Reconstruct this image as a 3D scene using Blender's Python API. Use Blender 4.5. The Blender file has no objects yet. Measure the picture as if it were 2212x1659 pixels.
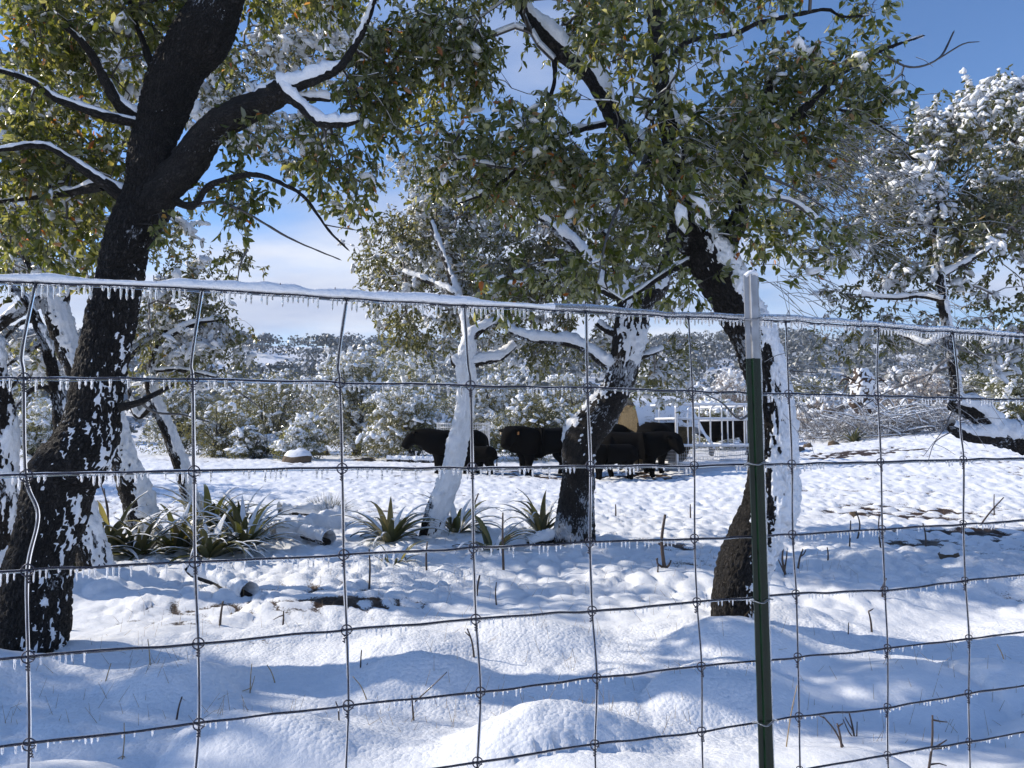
import bpy, math, random
import numpy as np
from mathutils import Vector, Matrix

# ------------------------------------------------------------------ camera, sky, sun, exposure
scene = bpy.context.scene
COL = scene.collection
EYE = 1.40
FPX = 1597.0                       # focal length in the photo's 2212 px wide view
PITCH = math.atan(101.5 / FPX)
cam_d = bpy.data.cameras.new("camera")
cam = bpy.data.objects.new("camera", cam_d)
COL.objects.link(cam)
cam.location = (0, 0, EYE)
cam.rotation_euler = (math.pi / 2 + PITCH, 0, 0)
cam_d.sensor_width = 36.0
cam_d.lens = FPX / 2212 * 36.0
cam_d.clip_start = 0.05
cam_d.clip_end = 6000
scene.camera = cam

SUN_AZ = math.radians(-76)         # measured from +Y (view direction) towards +X: the sun stands left, beyond the trees
SUN_EL = math.radians(29)
SUN = Vector((math.sin(SUN_AZ) * math.cos(SUN_EL), math.cos(SUN_AZ) * math.cos(SUN_EL), math.sin(SUN_EL)))
sun_d = bpy.data.lights.new("sun", "SUN")
sun_d.energy = 4.2
sun_d.angle = math.radians(0.6)
sun_d.color = (1.0, 0.91, 0.78)
sun = bpy.data.objects.new("sun", sun_d)
COL.objects.link(sun)
sun.rotation_euler = (-SUN).to_track_quat('-Z', 'Y').to_euler()

world = bpy.data.worlds.new("World")
scene.world = world
world.use_nodes = True
wn, wl = world.node_tree.nodes, world.node_tree.links
wn.clear()


def wnode(t, **kw):
    n = wn.new(t)
    for k, v in kw.items():
        setattr(n, k, v)
    return n


sky = wnode("ShaderNodeTexSky", sky_type='NISHITA', sun_disc=False)
sky.sun_elevation = SUN_EL
sky.sun_rotation = SUN_AZ % (2 * math.pi)
sky.air_density = 1.0
sky.dust_density = 0.2
sky.ozone_density = 2.5
tc = wnode("ShaderNodeTexCoord")
sep = wnode("ShaderNodeSeparateXYZ")
wl.new(tc.outputs["Generated"], sep.inputs[0])
zz = wnode("ShaderNodeMath", operation='ADD'); zz.inputs[1].default_value = 0.16
wl.new(sep.outputs[2], zz.inputs[0])
zc = wnode("ShaderNodeMath", operation='MAXIMUM'); zc.inputs[1].default_value = 0.03
wl.new(zz.outputs[0], zc.inputs[0])
dx = wnode("ShaderNodeMath", operation='DIVIDE'); wl.new(sep.outputs[0], dx.inputs[0]); wl.new(zc.outputs[0], dx.inputs[1])
dy = wnode("ShaderNodeMath", operation='DIVIDE'); wl.new(sep.outputs[1], dy.inputs[0]); wl.new(zc.outputs[0], dy.inputs[1])
cmb = wnode("ShaderNodeCombineXYZ"); wl.new(dx.outputs[0], cmb.inputs[0]); wl.new(dy.outputs[0], cmb.inputs[1])
mp = wnode("ShaderNodeMapping"); mp.inputs["Location"].default_value = (3.1, 1.7, 0); mp.inputs["Scale"].default_value = (0.55, 0.8, 1)
wl.new(cmb.outputs[0], mp.inputs[0])
cn = wnode("ShaderNodeTexNoise"); cn.inputs["Scale"].default_value = 1.15; cn.inputs["Detail"].default_value = 7; cn.inputs["Roughness"].default_value = 0.52
wl.new(mp.outputs[0], cn.inputs["Vector"])
low = wnode("ShaderNodeMapRange"); low.inputs[1].default_value = 0.02; low.inputs[2].default_value = 0.42; low.inputs[3].default_value = 0.25; low.inputs[4].default_value = -0.10
wl.new(sep.outputs[2], low.inputs[0])
ca = wnode("ShaderNodeMath", operation='ADD'); wl.new(cn.outputs["Fac"], ca.inputs[0]); wl.new(low.outputs[0], ca.inputs[1])
cr = wnode("ShaderNodeMapRange", interpolation_type='SMOOTHSTEP'); cr.inputs[1].default_value = 0.44; cr.inputs[2].default_value = 0.74
wl.new(ca.outputs[0], cr.inputs[0])
tint = wnode("ShaderNodeMix", data_type='RGBA', blend_type='MULTIPLY'); tint.inputs[0].default_value = 1.0
wl.new(sky.outputs[0], tint.inputs[6]); tint.inputs[7].default_value = (0.86, 1.08, 1.38, 1)
cn2 = wnode("ShaderNodeTexNoise"); cn2.inputs["Scale"].default_value = 2.6; cn2.inputs["Detail"].default_value = 6
wl.new(mp.outputs[0], cn2.inputs["Vector"])
ccol = wnode("ShaderNodeMix", data_type='RGBA')
ccr = wnode("ShaderNodeMapRange"); ccr.inputs[1].default_value = 0.35; ccr.inputs[2].default_value = 0.65
wl.new(cn2.outputs["Fac"], ccr.inputs[0]); wl.new(ccr.outputs[0], ccol.inputs[0])
ccol.inputs[6].default_value = (4.4, 5.0, 6.6, 1); ccol.inputs[7].default_value = (6.6, 7.0, 8.0, 1)
cmix = wnode("ShaderNodeMix", data_type='RGBA')
wl.new(cr.outputs[0], cmix.inputs[0]); wl.new(tint.outputs[2], cmix.inputs[6]); wl.new(ccol.outputs[2], cmix.inputs[7])
bg = wnode("ShaderNodeBackground"); bg.inputs[1].default_value = 0.105
wl.new(cmix.outputs[2], bg.inputs[0])
wo = wnode("ShaderNodeOutputWorld"); wl.new(bg.outputs[0], wo.inputs[0])

scene.view_settings.view_transform = 'Standard'
scene.view_settings.look = 'None'
scene.view_settings.exposure = 0.32
scene.view_settings.gamma = 1.0
scene.view_settings.use_curve_mapping = False
scene.cycles.max_bounces = 7
scene.cycles.transparent_max_bounces = 8
scene.cycles.transmission_bounces = 6
scene.cycles.caustics_reflective = False
scene.cycles.caustics_refractive = False

# ------------------------------------------------------------------ helpers
rng = np.random.default_rng(11)
rnd = random.Random(5)


def P(u, v, y):
    """World point on the sight line of photo point (u, v) at distance y ahead."""
    cx, cy = (u - 1106.0) / FPX, (829.5 - v) / FPX
    d = np.array([cx, math.cos(PITCH) - cy * math.sin(PITCH), math.sin(PITCH) + cy * math.cos(PITCH)])
    return np.array([0, 0, EYE]) + d * (y / d[1])


def nrm(a):
    return a / np.maximum(np.linalg.norm(a, axis=-1, keepdims=True), 1e-9)


def smooth(a, b, x):
    t = np.clip((x - a) / (b - a), 0, 1)
    return t * t * (3 - 2 * t)


def _h(ix, iy, iz, seed):
    with np.errstate(over='ignore'):
        n = (ix.astype(np.int64) * 374761393 + iy.astype(np.int64) * 668265263 + iz.astype(np.int64) * 1274126177 + seed * 974634629).astype(np.uint32)
        n ^= n >> np.uint32(13); n = n * np.uint32(1274126177); n ^= n >> np.uint32(16); n = n * np.uint32(2246822519); n ^= n >> np.uint32(15)
    return n.astype(np.float64) / 4294967296.0


def vn(p, seed=0):
    """Value noise in -1..1 at points (...,3)."""
    i = np.floor(p).astype(np.int64)
    f = p - i
    f = f * f * (3 - 2 * f)
    out = 0
    for a in (0, 1):
        for b in (0, 1):
            for c in (0, 1):
                w = (f[..., 0] if a else 1 - f[..., 0]) * (f[..., 1] if b else 1 - f[..., 1]) * (f[..., 2] if c else 1 - f[..., 2])
                out = out + w * _h(i[..., 0] + a, i[..., 1] + b, i[..., 2] + c, seed)
    return out * 2 - 1


def fbm(p, seed=0, octv=3):
    r, a = 0, 1.0
    for k in range(octv):
        r = r + a * vn(p * 2.03 ** k, seed + k * 17)
        a *= 0.5
    return r


def cell(x, y, seed):
    """Nearest and second distance to jittered cell points, and the nearest cell's random."""
    ix, iy = np.floor(x).astype(np.int64), np.floor(y).astype(np.int64)
    b1 = np.full(x.shape, 9.0); b2 = np.full(x.shape, 9.0); rr = np.zeros(x.shape)
    z = np.zeros_like(ix)
    for a in (-1, 0, 1):
        for b in (-1, 0, 1):
            jx, jy = ix + a, iy + b
            d = np.hypot(jx + 0.1 + 0.8 * _h(jx, jy, z, seed) - x, jy + 0.1 + 0.8 * _h(jx, jy, z, seed + 3) - y)
            m = d < b1
            b2 = np.where(m, b1, np.minimum(b2, d))
            rr = np.where(m, _h(jx, jy, z, seed + 7), rr)
            b1 = np.where(m, d, b1)
    return b1, b2, rr


def mesh(name, V, F, mat=None, smooth_=True, attrs=None):
    """A mesh from vertex array and a list of face arrays (each n x 3 or n x 4)."""
    V = np.asarray(V, np.float32).reshape(-1, 3)
    F = [np.asarray(f, np.int32) for f in (F if isinstance(F, list) else [F]) if len(f)]
    me = bpy.data.meshes.new(name)
    me.vertices.add(len(V)); me.vertices.foreach_set("co", V.ravel())
    nl = sum(f.size for f in F); nf = sum(len(f) for f in F)
    me.loops.add(nl); me.polygons.add(nf)
    me.loops.foreach_set("vertex_index", np.concatenate([f.ravel() for f in F]))
    st, o = [], 0
    for f in F:
        st.append(o + np.arange(len(f)) * f.shape[1]); o += f.size
    me.polygons.foreach_set("loop_start", np.concatenate(st).astype(np.int32))
    me.polygons.foreach_set("use_smooth", np.full(nf, bool(smooth_)))
    me.update(calc_edges=True)
    for k, a in (attrs or {}).items():
        a = np.asarray(a, np.float32)
        if a.ndim == 1:
            at = me.attributes.new(k, 'FLOAT', 'POINT'); at.data.foreach_set("value", a)
        else:
            at = me.attributes.new(k, 'FLOAT_VECTOR', 'POINT'); at.data.foreach_set("vector", a.ravel())
    if mat is not None:
        me.materials.append(mat)
    return me


def obj(name, me, parent=None, kind=None, label=None, cat=None, group=None, loc=None):
    o = bpy.data.objects.new(name, me)
    COL.objects.link(o)
    if parent is not None:
        o.parent = parent
        o.matrix_parent_inverse = parent.matrix_basis.inverted()
    if kind: o["kind"] = kind
    if label: o["label"] = label
    if cat: o["category"] = cat
    if group: o["group"] = group
    if loc is not None: o.location = loc
    return o


def root(name, label, cat, loc, group=None):
    return obj(name, None, label=label, cat=cat, group=group, loc=Vector([float(c) for c in loc]))


class Acc:
    """Collects vertices and faces into one mesh."""
    def __init__(s):
        s.V, s.F3, s.F4, s.n, s.A = [], [], [], 0, {}

    def add(s, V, F, **at):
        V = np.asarray(V, np.float64).reshape(-1, 3)
        for f in (F if isinstance(F, list) else [F]):
            f = np.asarray(f)
            if len(f):
                (s.F3 if f.shape[1] == 3 else s.F4).append(f + s.n)
        s.V.append(V); s.n += len(V)
        for k, a in at.items():
            s.A.setdefault(k, []).append(np.broadcast_to(np.asarray(a, float), (len(V),) + np.shape(a)[1:] if np.ndim(a) else (len(V),)))

    def mesh(s, name, mat, smooth_=True):
        F = [np.concatenate(x) for x in (s.F3, s.F4) if x]
        return mesh(name, np.concatenate(s.V), F, mat, smooth_, {k: np.concatenate(a) for k, a in s.A.items()})


def resample(pts, step):
    """Catmull-Rom through rows of pts (any columns; first three are position)."""
    p = np.asarray(pts, float)
    q = np.vstack([2 * p[0] - p[1], p, 2 * p[-1] - p[-2]])
    out = []
    for i in range(1, len(q) - 2):
        n = max(1, int(math.ceil(np.linalg.norm(q[i + 1, :3] - q[i, :3]) / step)))
        t = (np.arange(n) / n)[:, None]
        a, b, c, d = q[i - 1], q[i], q[i + 1], q[i + 2]
        out.append(0.5 * (2 * b + (c - a) * t + (2 * a - 5 * b + 4 * c - d) * t ** 2 + (3 * b - a - 3 * c + d) * t ** 3))
    out.append(p[-1:])
    return np.vstack(out)


def frames(C):
    T = nrm(np.gradient(C, axis=0))
    a = np.array([0.0, -1.0, 0.0])
    if abs(T[0] @ a) > 0.9: a = np.array([1.0, 0, 0])
    n = nrm(a - T[0] * (a @ T[0]))
    N = np.empty_like(C)
    for i in range(len(C)):
        n = n - T[i] * (n @ T[i]); n = n / max(np.linalg.norm(n), 1e-9)
        N[i] = n
    return T, N, np.cross(T, N)


def ringnormals(C, k):
    T, N, B = frames(C)
    th = np.arange(k) / k * 2 * math.pi
    return N[:, None] * np.cos(th)[None, :, None] + B[:, None] * np.sin(th)[None, :, None]


def gridfaces(n, k, close=True):
    i = np.arange(n - 1)[:, None]; j = np.arange(k if close else k - 1)[None]
    j2 = (j + 1) % k
    return np.stack([i * k + j, i * k + j2, (i + 1) * k + j2, (i + 1) * k + j], -1).reshape(-1, 4)


def tube(C, R, k=8, cap=True):
    """Tube around the path; returns V, [faces]."""
    C = np.asarray(C, float); R = np.broadcast_to(np.asarray(R, float), (len(C),))
    n = len(C)
    V = (C[:, None] + ringnormals(C, k) * R[:, None, None]).reshape(-1, 3)
    F = [gridfaces(n, k)]
    if cap:
        V = np.vstack([V, C[:1], C[-1:]])
        j = np.arange(k); j2 = (j + 1) % k
        F.append(np.concatenate([np.stack([np.full(k, n * k), j2, j], 1), np.stack([np.full(k, n * k + 1), (n - 1) * k + j, (n - 1) * k + j2], 1)]))
    return V, F


def box(c, h, rot=None):
    s = np.array([[x, y, z] for x in (-1, 1) for y in (-1, 1) for z in (-1, 1)], float) * np.asarray(h, float)
    if rot is not None: s = s @ np.asarray(rot).T
    return s + np.asarray(c, float), np.array([[0, 1, 3, 2], [4, 6, 7, 5], [0, 4, 5, 1], [2, 3, 7, 6], [0, 2, 6, 4], [1, 5, 7, 3]])


def segments(p0, p1, r0, r1, k=4):
    """Many straight tapered prisms at once."""
    n = len(p0)
    T = nrm(p1 - p0)
    a = np.where(np.abs(T[:, 2:3]) > 0.85, np.array([[1.0, 0, 0]]), np.array([[0, 0, 1.0]]))
    N = nrm(np.cross(T, a)); B = np.cross(T, N)
    th = np.arange(k) / k * 2 * math.pi
    rn = N[:, None] * np.cos(th)[None, :, None] + B[:, None] * np.sin(th)[None, :, None]
    V = np.stack([p0[:, None] + rn * np.asarray(r0)[:, None, None], p1[:, None] + rn * np.asarray(r1)[:, None, None]], 1).reshape(-1, 3)
    j = np.arange(k); j2 = (j + 1) % k
    F = np.stack([j, j2, k + j2, k + j], 1)
    F = (F[None] + (np.arange(n) * 2 * k)[:, None, None]).reshape(-1, 4)
    return V, F


# ------------------------------------------------------------------ materials
def material(name):
    m = bpy.data.materials.new(name)
    m.use_nodes = True
    nt = m.node_tree
    b = nt.nodes["Principled BSDF"]
    def nd(t, **kw):
        n = nt.nodes.new(t)
        for k, v in kw.items():
            if k in ('operation', 'data_type', 'blend_type', 'attribute_name', 'feature', 'interpolation_type', 'distance', 'noise_dimensions'):
                setattr(n, k, v)
            else:
                n.inputs[k.replace('_', ' ')].default_value = v
        return n
    return m, nt, b, nd, nt.links.new


def ramp(nt, fac, stops):
    n = nt.nodes.new("ShaderNodeValToRGB")
    e = n.color_ramp.elements
    while len(e) < len(stops): e.new(0.5)
    for el, (p, c) in zip(e, stops):
        el.position = p; el.color = (*c, 1)
    nt.links.new(fac, n.inputs[0])
    return n.outputs[0]


def plain(name, col, rough=0.6, metal=0.0, var=0.15, scale=40, bump=0.0, coat=0.0, spec=0.5):
    m, nt, b, nd, ln = material(name)
    g = nd("ShaderNodeNewGeometry")
    t = nd("ShaderNodeTexNoise", Scale=scale, Detail=4.0)
    ln(g.outputs["Position"], t.inputs["Vector"])
    c = np.array(col)
    ln(ramp(nt, t.outputs["Fac"], [(0.3, tuple(c * (1 - var))), (0.7, tuple(np.minimum(c * (1 + var), 1)))]), b.inputs["Base Color"])
    b.inputs["Roughness"].default_value = rough; b.inputs["Metallic"].default_value = metal
    b.inputs["Coat Weight"].default_value = coat; b.inputs["Coat Roughness"].default_value = 0.12
    b.inputs["Specular IOR Level"].default_value = spec
    if bump:
        bp = nd("ShaderNodeBump", Strength=0.8, Distance=bump)
        ln(t.outputs["Fac"], bp.inputs["Height"]); ln(bp.outputs[0], b.inputs["Normal"])
    return m


def snow_material(name, fine=90.0, dist=0.006):
    m, nt, b, nd, ln = material(name)
    g = nd("ShaderNodeNewGeometry")
    t = nd("ShaderNodeTexNoise", Scale=fine, Detail=5.0, Roughness=0.6)
    ln(g.outputs["Position"], t.inputs["Vector"])
    ln(ramp(nt, t.outputs["Fac"], [(0.25, (0.80, 0.83, 0.88)), (0.6, (0.90, 0.915, 0.93))]), b.inputs["Base Color"])
    b.inputs["Roughness"].default_value = 0.55
    b.inputs["Specular IOR Level"].default_value = 0.25
    bp = nd("ShaderNodeBump", Strength=0.7, Distance=dist)
    ln(t.outputs["Fac"], bp.inputs["Height"]); ln(bp.outputs[0], b.inputs["Normal"])
    return m


def bark_material(name, dark, light, frost=0.35):
    m, nt, b, nd, ln = material(name)
    at = nd("ShaderNodeAttribute", attribute_name="bark_co")
    g = nd("ShaderNodeNewGeometry")
    v = nd("ShaderNodeTexVoronoi", feature='DISTANCE_TO_EDGE', Scale=75.0)
    t = nd("ShaderNodeTexNoise", Scale=26.0, Detail=6.0, Roughness=0.65)
    ln(at.outputs["Vector"], t.inputs["Vector"])
    wp = nd("ShaderNodeMix", data_type='RGBA', blend_type='LINEAR_LIGHT'); wp.inputs[0].default_value = 0.02
    ln(at.outputs["Vector"], wp.inputs[6]); ln(t.outputs["Color"], wp.inputs[7])
    ln(wp.outputs[2], v.inputs["Vector"])
    mr = nd("ShaderNodeMapRange"); mr.inputs[1].default_value = 0.0; mr.inputs[2].default_value = 0.30
    ln(v.outputs["Distance"], mr.inputs[0])
    c1 = ramp(nt, t.outputs["Fac"], [(0.3, dark), (0.75, light)])
    mx = nd("ShaderNodeMix", data_type='RGBA', blend_type='MULTIPLY'); mx.inputs[0].default_value = 1.0
    ln(c1, mx.inputs[6]); ln(ramp(nt, mr.outputs[0], [(0.0, (0.25, 0.22, 0.2)), (0.6, (1, 1, 1))]), mx.inputs[7])
    # rime caught in the bark
    t2 = nd("ShaderNodeTexNoise", Scale=55.0, Detail=5.0, Roughness=0.7)
    ln(at.outputs["Vector"], t2.inputs["Vector"])
    t3 = nd("ShaderNodeTexNoise", Scale=3.0, Detail=2.0)
    ln(g.outputs["Position"], t3.inputs["Vector"])
    ad = nd("ShaderNodeMath", operation='ADD'); ln(t2.outputs["Fac"], ad.inputs[0]); ln(t3.outputs["Fac"], ad.inputs[1])
    fr = nd("ShaderNodeMapRange"); fr.inputs[1].default_value = 1.32 - 0.4 * frost; fr.inputs[2].default_value = 1.40 - 0.4 * frost
    ln(ad.outputs[0], fr.inputs[0])
    mf = nd("ShaderNodeMix", data_type='RGBA'); ln(fr.outputs[0], mf.inputs[0]); ln(mx.outputs[2], mf.inputs[6])
    mf.inputs[7].default_value = (0.62, 0.66, 0.72, 1)
    ln(mf.outputs[2], b.inputs["Base Color"])
    b.inputs["Roughness"].default_value = 0.75
    b.inputs["Specular IOR Level"].default_value = 0.35
    hh = nd("ShaderNodeMath", operation='ADD'); ln(mr.outputs[0], hh.inputs[0]); ln(t.outputs["Fac"], hh.inputs[1])
    bp = nd("ShaderNodeBump", Strength=1.0, Distance=0.016)
    ln(hh.outputs[0], bp.inputs["Height"]); ln(bp.outputs[0], b.inputs["Normal"])
    return m


def leaf_material(name, stops, trans, frost=0.0, coat=0.6):
    m, nt, b, nd, ln = material(name)
    at = nd("ShaderNodeAttribute", attribute_name="leaf_rnd")
    col = ramp(nt, at.outputs["Fac"], stops)
    if frost:
        a2 = nd("ShaderNodeAttribute", attribute_name="frost")
        mx = nd("ShaderNodeMix", data_type='RGBA'); ln(a2.outputs["Fac"], mx.inputs[0]); ln(col, mx.inputs[6])
        mx.inputs[7].default_value = (0.74, 0.77, 0.82, 1)
        col = mx.outputs[2]
    ln(col, b.inputs["Base Color"])
    b.inputs["Roughness"].default_value = 0.42
    b.inputs["Coat Weight"].default_value = coat; b.inputs["Coat Roughness"].default_value = 0.1; b.inputs["Coat IOR"].default_value = 1.31
    if trans:
        tr = nd("ShaderNodeBsdfTranslucent")
        br = nd("ShaderNodeMix", data_type='RGBA', blend_type='MULTIPLY'); br.inputs[0].default_value = 1.0
        ln(col, br.inputs[6]); br.inputs[7].default_value = (2.9, 2.5, 0.8, 1)
        ln(br.outputs[2], tr.inputs["Color"])
        ms = nd("ShaderNodeMixShader"); ms.inputs[0].default_value = trans
        ln(b.outputs[0], ms.inputs[1]); ln(tr.outputs[0], ms.inputs[2])
        ln(ms.outputs[0], nt.nodes["Material Output"].inputs[0])
    return m


M = {}
M['snow'] = snow_material("snow", 65, 0.014)
M['snow_far'] = snow_material("snow_far", 14, 0.02)
M['bark'] = bark_material("bark_dark", (0.012, 0.010, 0.009), (0.055, 0.048, 0.042), 0.18)
M['bark_rime'] = bark_material("bark_rimed", (0.016, 0.013, 0.011), (0.066, 0.054, 0.044), 0.62)
M['twig'] = plain("iced_twig", (0.030, 0.024, 0.020), 0.45, var=0.4, scale=30, coat=0.8)
M['twig_rime'] = plain("rimed_twig", (0.16, 0.145, 0.135), 0.6, var=0.75, scale=18)
OAK = [(0.0, (0.040, 0.060, 0.014)), (0.45, (0.078, 0.098, 0.024)), (0.80, (0.125, 0.125, 0.034)), (0.955, (0.15, 0.13, 0.03)), (0.965, (0.34, 0.11, 0.02)), (1.0, (0.20, 0.075, 0.03))]
M['leaf'] = leaf_material("oak_leaf", OAK, 0.5, frost=1.0)
M['leaf_back'] = leaf_material("snowy_oak_leaf", [(0.0, (0.045, 0.055, 0.020)), (0.6, (0.085, 0.095, 0.035)), (0.95, (0.13, 0.12, 0.05)), (1.0, (0.22, 0.12, 0.05))], 0.34, frost=1.0)
M['juniper'] = leaf_material("juniper_spray", [(0.0, (0.026, 0.034, 0.014)), (0.55, (0.070, 0.076, 0.026)), (1.0, (0.15, 0.14, 0.05))], 0.3, frost=1.0, coat=0.2)
M['pale_shrub'] = leaf_material("frosted_shrub", [(0.0, (0.24, 0.19, 0.16)), (1.0, (0.40, 0.33, 0.28))], 0.0, frost=1.0, coat=0.0)
M['woods'] = leaf_material("far_woods", [(0.0, (0.026, 0.036, 0.034)), (0.6, (0.046, 0.058, 0.050)), (1.0, (0.085, 0.080, 0.062))], 0.0, frost=1.0, coat=0.0)
M['blade'] = leaf_material("strap_leaf", [(0.0, (0.050, 0.060, 0.022)), (0.7, (0.10, 0.11, 0.045)), (1.0, (0.22, 0.19, 0.09))], 0.3, coat=0.4)
M['straw'] = plain("dry_straw", (0.34, 0.25, 0.14), 0.7, var=0.3, scale=60)
M['stalk'] = plain("dead_stalk", (0.045, 0.026, 0.018), 0.6, var=0.4, scale=60, coat=0.3)
M['wire'] = plain("galvanised_wire", (0.060, 0.060, 0.085), 0.45, metal=0.6, var=0.2, scale=200)
M['zinc'] = plain("galvanised_pipe", (0.62, 0.63, 0.65), 0.38, metal=0.55, var=0.1, scale=12)
M['rock'] = plain("limestone", (0.10, 0.070, 0.042), 0.85, var=0.35, scale=9, bump=0.02)
M['hay'] = plain("hay", (0.095, 0.068, 0.030), 0.85, var=0.45, scale=28, bump=0.03)
M['hide'] = plain("black_hide", (0.0040, 0.0036, 0.0034), 0.9, var=0.3, scale=25, spec=0.05)
M['tag'] = plain("orange_tag", (0.55, 0.24, 0.07), 0.5, var=0.05)
M['pale_tag'] = plain("pale_tag", (0.45, 0.36, 0.24), 0.5, var=0.05)
M['green'] = plain("green_enamel", (0.0022, 0.0135, 0.006), 0.25, var=0.3, scale=35, coat=0.1, spec=0.3)
M['silver'] = plain("silver_paint", (0.33, 0.34, 0.36), 0.36, metal=0.6, var=0.2, scale=26)
M['wood'] = plain("old_wood", (0.060, 0.038, 0.026), 0.8, var=0.45, scale=22, bump=0.01)

m, nt, b, nd, ln = material("clear_ice")
b.inputs["Base Color"].default_value = (0.97, 0.985, 1, 1); b.inputs["Roughness"].default_value = 0.04
b.inputs["IOR"].default_value = 1.31; b.inputs["Transmission Weight"].default_value = 1.0
M['ice'] = m
m, nt, b, nd, ln = material("rime_ice")
b.inputs["Base Color"].default_value = (0.90, 0.93, 0.97, 1); b.inputs["Roughness"].default_value = 0.16
b.inputs["IOR"].default_value = 1.31; b.inputs["Transmission Weight"].default_value = 0.86
t = nd("ShaderNodeTexNoise", Scale=160.0, Detail=4.0); g = nd("ShaderNodeNewGeometry"); ln(g.outputs["Position"], t.inputs["Vector"])
bp = nd("ShaderNodeBump", Strength=0.8, Distance=0.004); ln(t.outputs["Fac"], bp.inputs["Height"]); ln(bp.outputs[0], b.inputs["Normal"])
M['rime'] = m

# ground: snow over tussocks, soil and litter in the gaps
m, nt, b, nd, ln = material("snowy_pasture")
g = nd("ShaderNodeNewGeometry")
at = nd("ShaderNodeAttribute", attribute_name="bare")
gr = nd("ShaderNodeAttribute", attribute_name="grain")
n1 = nd("ShaderNodeTexNoise", Scale=15.0, Detail=8.0, Roughness=0.70); ln(g.outputs["Position"], n1.inputs["Vector"])
n2 = nd("ShaderNodeTexNoise", Scale=70.0, Detail=4.0, Roughness=0.6); ln(g.outputs["Position"], n2.inputs["Vector"])
vo = nd("ShaderNodeTexVoronoi", feature='SMOOTH_F1', Scale=46.0, Smoothness=0.15)
wv = nd("ShaderNodeMix", data_type='RGBA', blend_type='LINEAR_LIGHT'); wv.inputs[0].default_value = 0.016
ln(g.outputs["Position"], wv.inputs[6]); ln(n1.outputs["Color"], wv.inputs[7]); ln(wv.outputs[2], vo.inputs["Vector"])
sc = ramp(nt, n1.outputs["Fac"], [(0.3, (0.82, 0.85, 0.89)), (0.62, (0.91, 0.92, 0.935))])
so = ramp(nt, n2.outputs["Fac"], [(0.3, (0.022, 0.014, 0.010)), (0.55, (0.065, 0.040, 0.024)), (0.75, (0.16, 0.105, 0.06))])
sb = nd("ShaderNodeMath", operation='MULTIPLY_ADD'); ln(n2.outputs["Fac"], sb.inputs[0]); sb.inputs[1].default_value = 0.7; ln(at.outputs["Fac"], sb.inputs[2])
sm = nd("ShaderNodeMapRange", interpolation_type='SMOOTHSTEP'); sm.inputs[1].default_value = 0.80; sm.inputs[2].default_value = 0.98; ln(sb.outputs[0], sm.inputs[0])
mx = nd("ShaderNodeMix", data_type='RGBA'); ln(sm.outputs[0], mx.inputs[0]); ln(sc, mx.inputs[6]); ln(so, mx.inputs[7])
ln(mx.outputs[2], b.inputs["Base Color"])
b.inputs["Roughness"].default_value = 0.55; b.inputs["Specular IOR Level"].default_value = 0.25
v2 = nd("ShaderNodeMath", operation='POWER'); ln(vo.outputs["Distance"], v2.inputs[0]); v2.inputs[1].default_value = 1.8
hv = nd("ShaderNodeMath", operation='MULTIPLY'); ln(v2.outputs[0], hv.inputs[0]); hv.inputs[1].default_value = -0.40
hn = nd("ShaderNodeMath", operation='MULTIPLY'); ln(n1.outputs["Fac"], hn.inputs[0]); hn.inputs[1].default_value = 0.75
hg = nd("ShaderNodeMath", operation='MULTIPLY_ADD'); ln(hv.outputs[0], hg.inputs[0]); ln(gr.outputs["Fac"], hg.inputs[1]); ln(hn.outputs[0], hg.inputs[2])
bp = nd("ShaderNodeBump", Strength=0.65, Distance=0.020); ln(hg.outputs[0], bp.inputs["Height"]); ln(bp.outputs[0], b.inputs["Normal"])
b.inputs["Specular IOR Level"].default_value = 0.15
M['ground'] = m

# ------------------------------------------------------------------ ground and hills, one sheet
BASES = []          # trunk feet and other drifts: (x, y, radius, height)
PATCHES = []        # bare patches: (x, y, rx, ry, amount)


def softplus(x, k=0.8):
    return np.log1p(np.exp(np.clip(x / k, -30, 30))) * k


def macro(x, y):
    z = 0.0125 * np.clip(y - 2, 0, 58)
    z = z + 0.09 * softplus(np.minimum(x, 30) - 3) * smooth(7, 24, y) * (1 - smooth(36, 75, y))
    hill = smooth(62, 262, y) * (29 + 2.2 * fbm(np.stack([x / 90, y / 90, 0 * x], -1), 4, 3)) * (1 - 0.25 * smooth(300, 800, y))
    return z - 1.5 * smooth(40, 75, y) * (1 - smooth(75, 110, y)) + hill


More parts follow.
